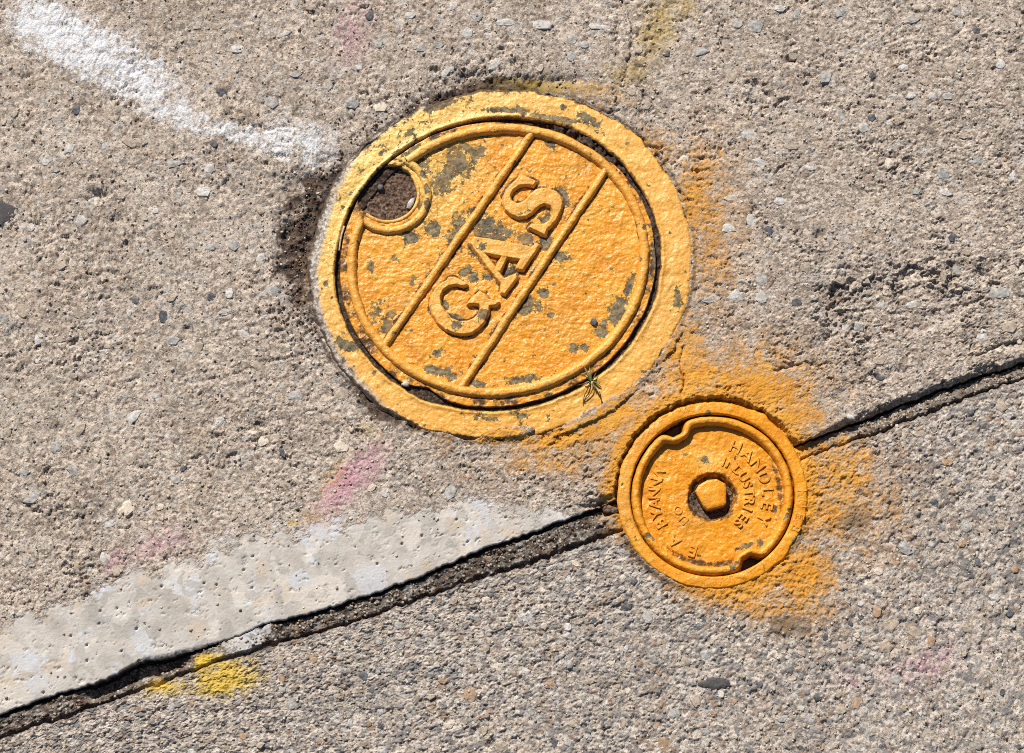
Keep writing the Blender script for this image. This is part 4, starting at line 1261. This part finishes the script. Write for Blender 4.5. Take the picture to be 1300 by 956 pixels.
pebble(754, 408.5, PLATE_Z + 0.3, 4.6, 6.6, 1.4, 5, 4, 'small dark pebble lying on the lower right of the GAS cover', k=2)
pebble(515, 487.5, -1.6, 5.5, 4.0, 1.6, 10, 0, 'pale stone chip in the black grit at the lower left gap', k=5)
pebble(482, 236, -3.6, 4.6, 4.4, 1.8, 0, 4, 'round black pebble on the earth in the finger hole', k=1)
pebble(521, 256, -3.3, 4.0, 9.0, 1.6, 25, 0, 'pale lilac flake at the right edge of the finger hole', cat='flake', name='stone_flake', k=4)
pebble(1080, 530, -0.4, 6.0, 4.0, 2.2, 30, 0, 'white stone chip at the slab edge right of the small cover', k=6)
pebble(1139, 541, -1.2, 3.0, 3.0, 1.6, 0, 0, 'tiny white pebble in the lower joint crack', k=7)
pebble(774, 646, -4.0, 13, 6, 2.4, 15, 3, 'brown lump wedged in the joint left of the small cover', cat='stone', name='wedged_stone', k=3, mat=M_HOLE)

# flattened dark spots of old gum
def gum(px, py, rx, ry, zf, seed, label):
    nr, nt_ = 14, 48
    th = np.linspace(0, 2 * np.pi, nt_, endpoint=False); rad = np.linspace(0.02, 1.0, nr)
    TH, RA = np.meshgrid(th, rad, indexing='ij')
    k = 1 + 0.22 * fbm(np.cos(TH) * 1.7, np.sin(TH) * 1.7, 3, seed)
    PX = px + rx * RA * k * np.cos(TH); PY = py + ry * RA * k * np.sin(TH)
    x, y = G(PX, PY)
    r = zf(x, y); z = r[0] if isinstance(r, tuple) else r
    zz = (np.median(z) + 0.9) * (1 - RA ** 4) + (np.minimum(z, np.median(z)) - 0.4) * RA ** 4 + 0.15 * fbm(PX / 9, PY / 9, 2, seed + 3)
    org = (*[float(v) for v in G(px, py)], 0)
    me = raw_mesh('gum_spot', x, y, zz * MM, grid_quads(nt_, nr, True, flip=True), None, org)
    return tag(new_obj('gum_spot', me, M_GUM, None, org), label, 'gum')


M_GUM = stone_mat('old_gum', (0.055, 0.050, 0.050), (0.085, 0.078, 0.076), 0.8)
gum(-3, 271, 23, 21, relief_upper, 501, 'flattened dark grey gum spot at the left edge of the picture')
gum(908, 868, 24, 9, relief_lower, 505, 'dark grey gum spot on the pebbly slab below the small cover')

# pale root fibre in the gap at the left of the cover
M_FIBRE = stone_mat('pale_fibre', (0.40, 0.32, 0.23), (0.58, 0.48, 0.36), 0.7)
torg = g3(432, 305, -0.6)
tw = tube('root_fibre', [g3(437, 287, -0.4), g3(434, 297, -0.1), g3(432, 307, -0.2), g3(430.5, 318, -0.8)], 0.7 * MM, 0.5 * MM, M_FIBRE, None, torg)
tw.location = torg
tag(tw, 'pale root fibre in the gap at the left of the cover', 'root')

# ------------------------------------------------------------------ loose grit on the pavement, too small to count
def grit(name, n, mat, seed, rmin, rmax, label, mode):
    r_ = np.random.RandomState(seed)
    base = np.array([(1, 0, 0), (0.3, 0.9, 0.1), (-0.8, 0.5, 0), (-0.7, -0.6, 0.1), (0.4, -0.9, 0), (0.1, 0.0, 0.8), (0, 0, -0.6)])
    tri = np.array([(0, 1, 5), (1, 2, 5), (2, 3, 5), (3, 4, 5), (4, 0, 5), (1, 0, 6), (2, 1, 6), (3, 2, 6), (4, 3, 6), (0, 4, 6)])
    if mode == 'joint':
        jx = r_.uniform(-0.335, 0.335, n); jt = np.clip(r_.normal(0.45, 0.33, n), 0.03, 0.95)
        qx, qy = P(jx, LOY(jx) + (UPY(jx) - LOY(jx)) * jt)
    elif mode == 'moat':
        th = np.radians(np.concatenate([r_.normal(202, 20, n - n // 5), r_.normal(275, 26, n // 5)]))
        qx, qy = ell(th, FR_A + 4 + np.abs(r_.normal(0, 17, n)), FR_C, FR_RATIO)
    else:
        qx = r_.uniform(-20, 1320, n); qy = r_.uniform(-20, 976, n)
    x, y = G(qx, qy)
    ok = (ell_r(qx, qy, FR_C, FR_RATIO)[0] > FR_A + 3) & (np.hypot(qx - SM_C[0], qy - SM_C[1]) > 126)
    up = y > UPY(x) + 0.004; lo = y < LOY(x) - 0.004
    at = wear(qx, qy)
    ok &= ((up | lo) if mode != 'joint' else True) & (at['orange'] < 0.45) & (at['white'] < 0.4) & (at['yellow'] < 0.3)
    if mode != 'joint':
        ok &= ~((smooth_field(qx, qy) > 0.3) & up & (r_.rand(n) < 0.85))
    x, y, up = x[ok], y[ok], up[ok]; m = x.size
    if mode == 'joint':
        ii = np.clip(np.searchsorted(xs, x), 0, xs.size - 1)
        jj = np.clip(np.round((jt[ok] + 0.25) / 1.5 * 59).astype(int), 0, 59)
        z = zj[ii, jj] * MM
    else:
        z = np.where(up, relief_upper(x, y), relief_lower(x, y)[0]) * MM
    rad = r_.uniform(rmin, rmax, m) ** 1.0 * MM
    a = r_.uniform(0, 6.28, m); st = r_.uniform(0.6, 1.0, m)
    B = base[None] * (1 + 0.25 * r_.uniform(-1, 1, (m, 7, 1)))
    bx = B[..., 0] * rad[:, None]; by = B[..., 1] * (rad * st)[:, None]
    ca, sa = np.cos(a)[:, None], np.sin(a)[:, None]
    X = x[:, None] + bx * ca - by * sa; Y = y[:, None] + bx * sa + by * ca
    Zc = z[:, None] + B[..., 2] * (rad * 0.75)[:, None] + (rad * 0.15)[:, None]
    F = (tri[None] + 7 * np.arange(m)[:, None, None]).reshape(-1, 3)
    me = raw_mesh(name, X, Y, Zc, F, None, (0, 0, 0), False)
    return tag(new_obj(name, me, mat), label, 'grit', None, 'stuff')


grit('pale_grit', 3000, STONES[2], 901, 0.45, 1.25, 'pale loose sand grains scattered over the pavement', 'all')
grit('tan_grit', 3200, STONES[3], 902, 0.5, 1.5, 'tan loose grit scattered over the pavement', 'all')
grit('dark_grit', 1500, STONES[4], 903, 0.4, 1.1, 'dark loose grit scattered over the pavement', 'all')
grit('brown_grit', 420, M_HOLE, 904, 0.4, 1.3, 'brown crumbs of earth along the upper edge of the large frame', 'moat')
grit('joint_grit', 900, STONES[3], 905, 0.4, 1.5, 'tan crumbs lying in the diagonal pavement joint', 'joint')
grit('joint_grit', 500, M_HOLE, 906, 0.5, 1.7, 'dark earth crumbs lying in the diagonal pavement joint', 'joint')
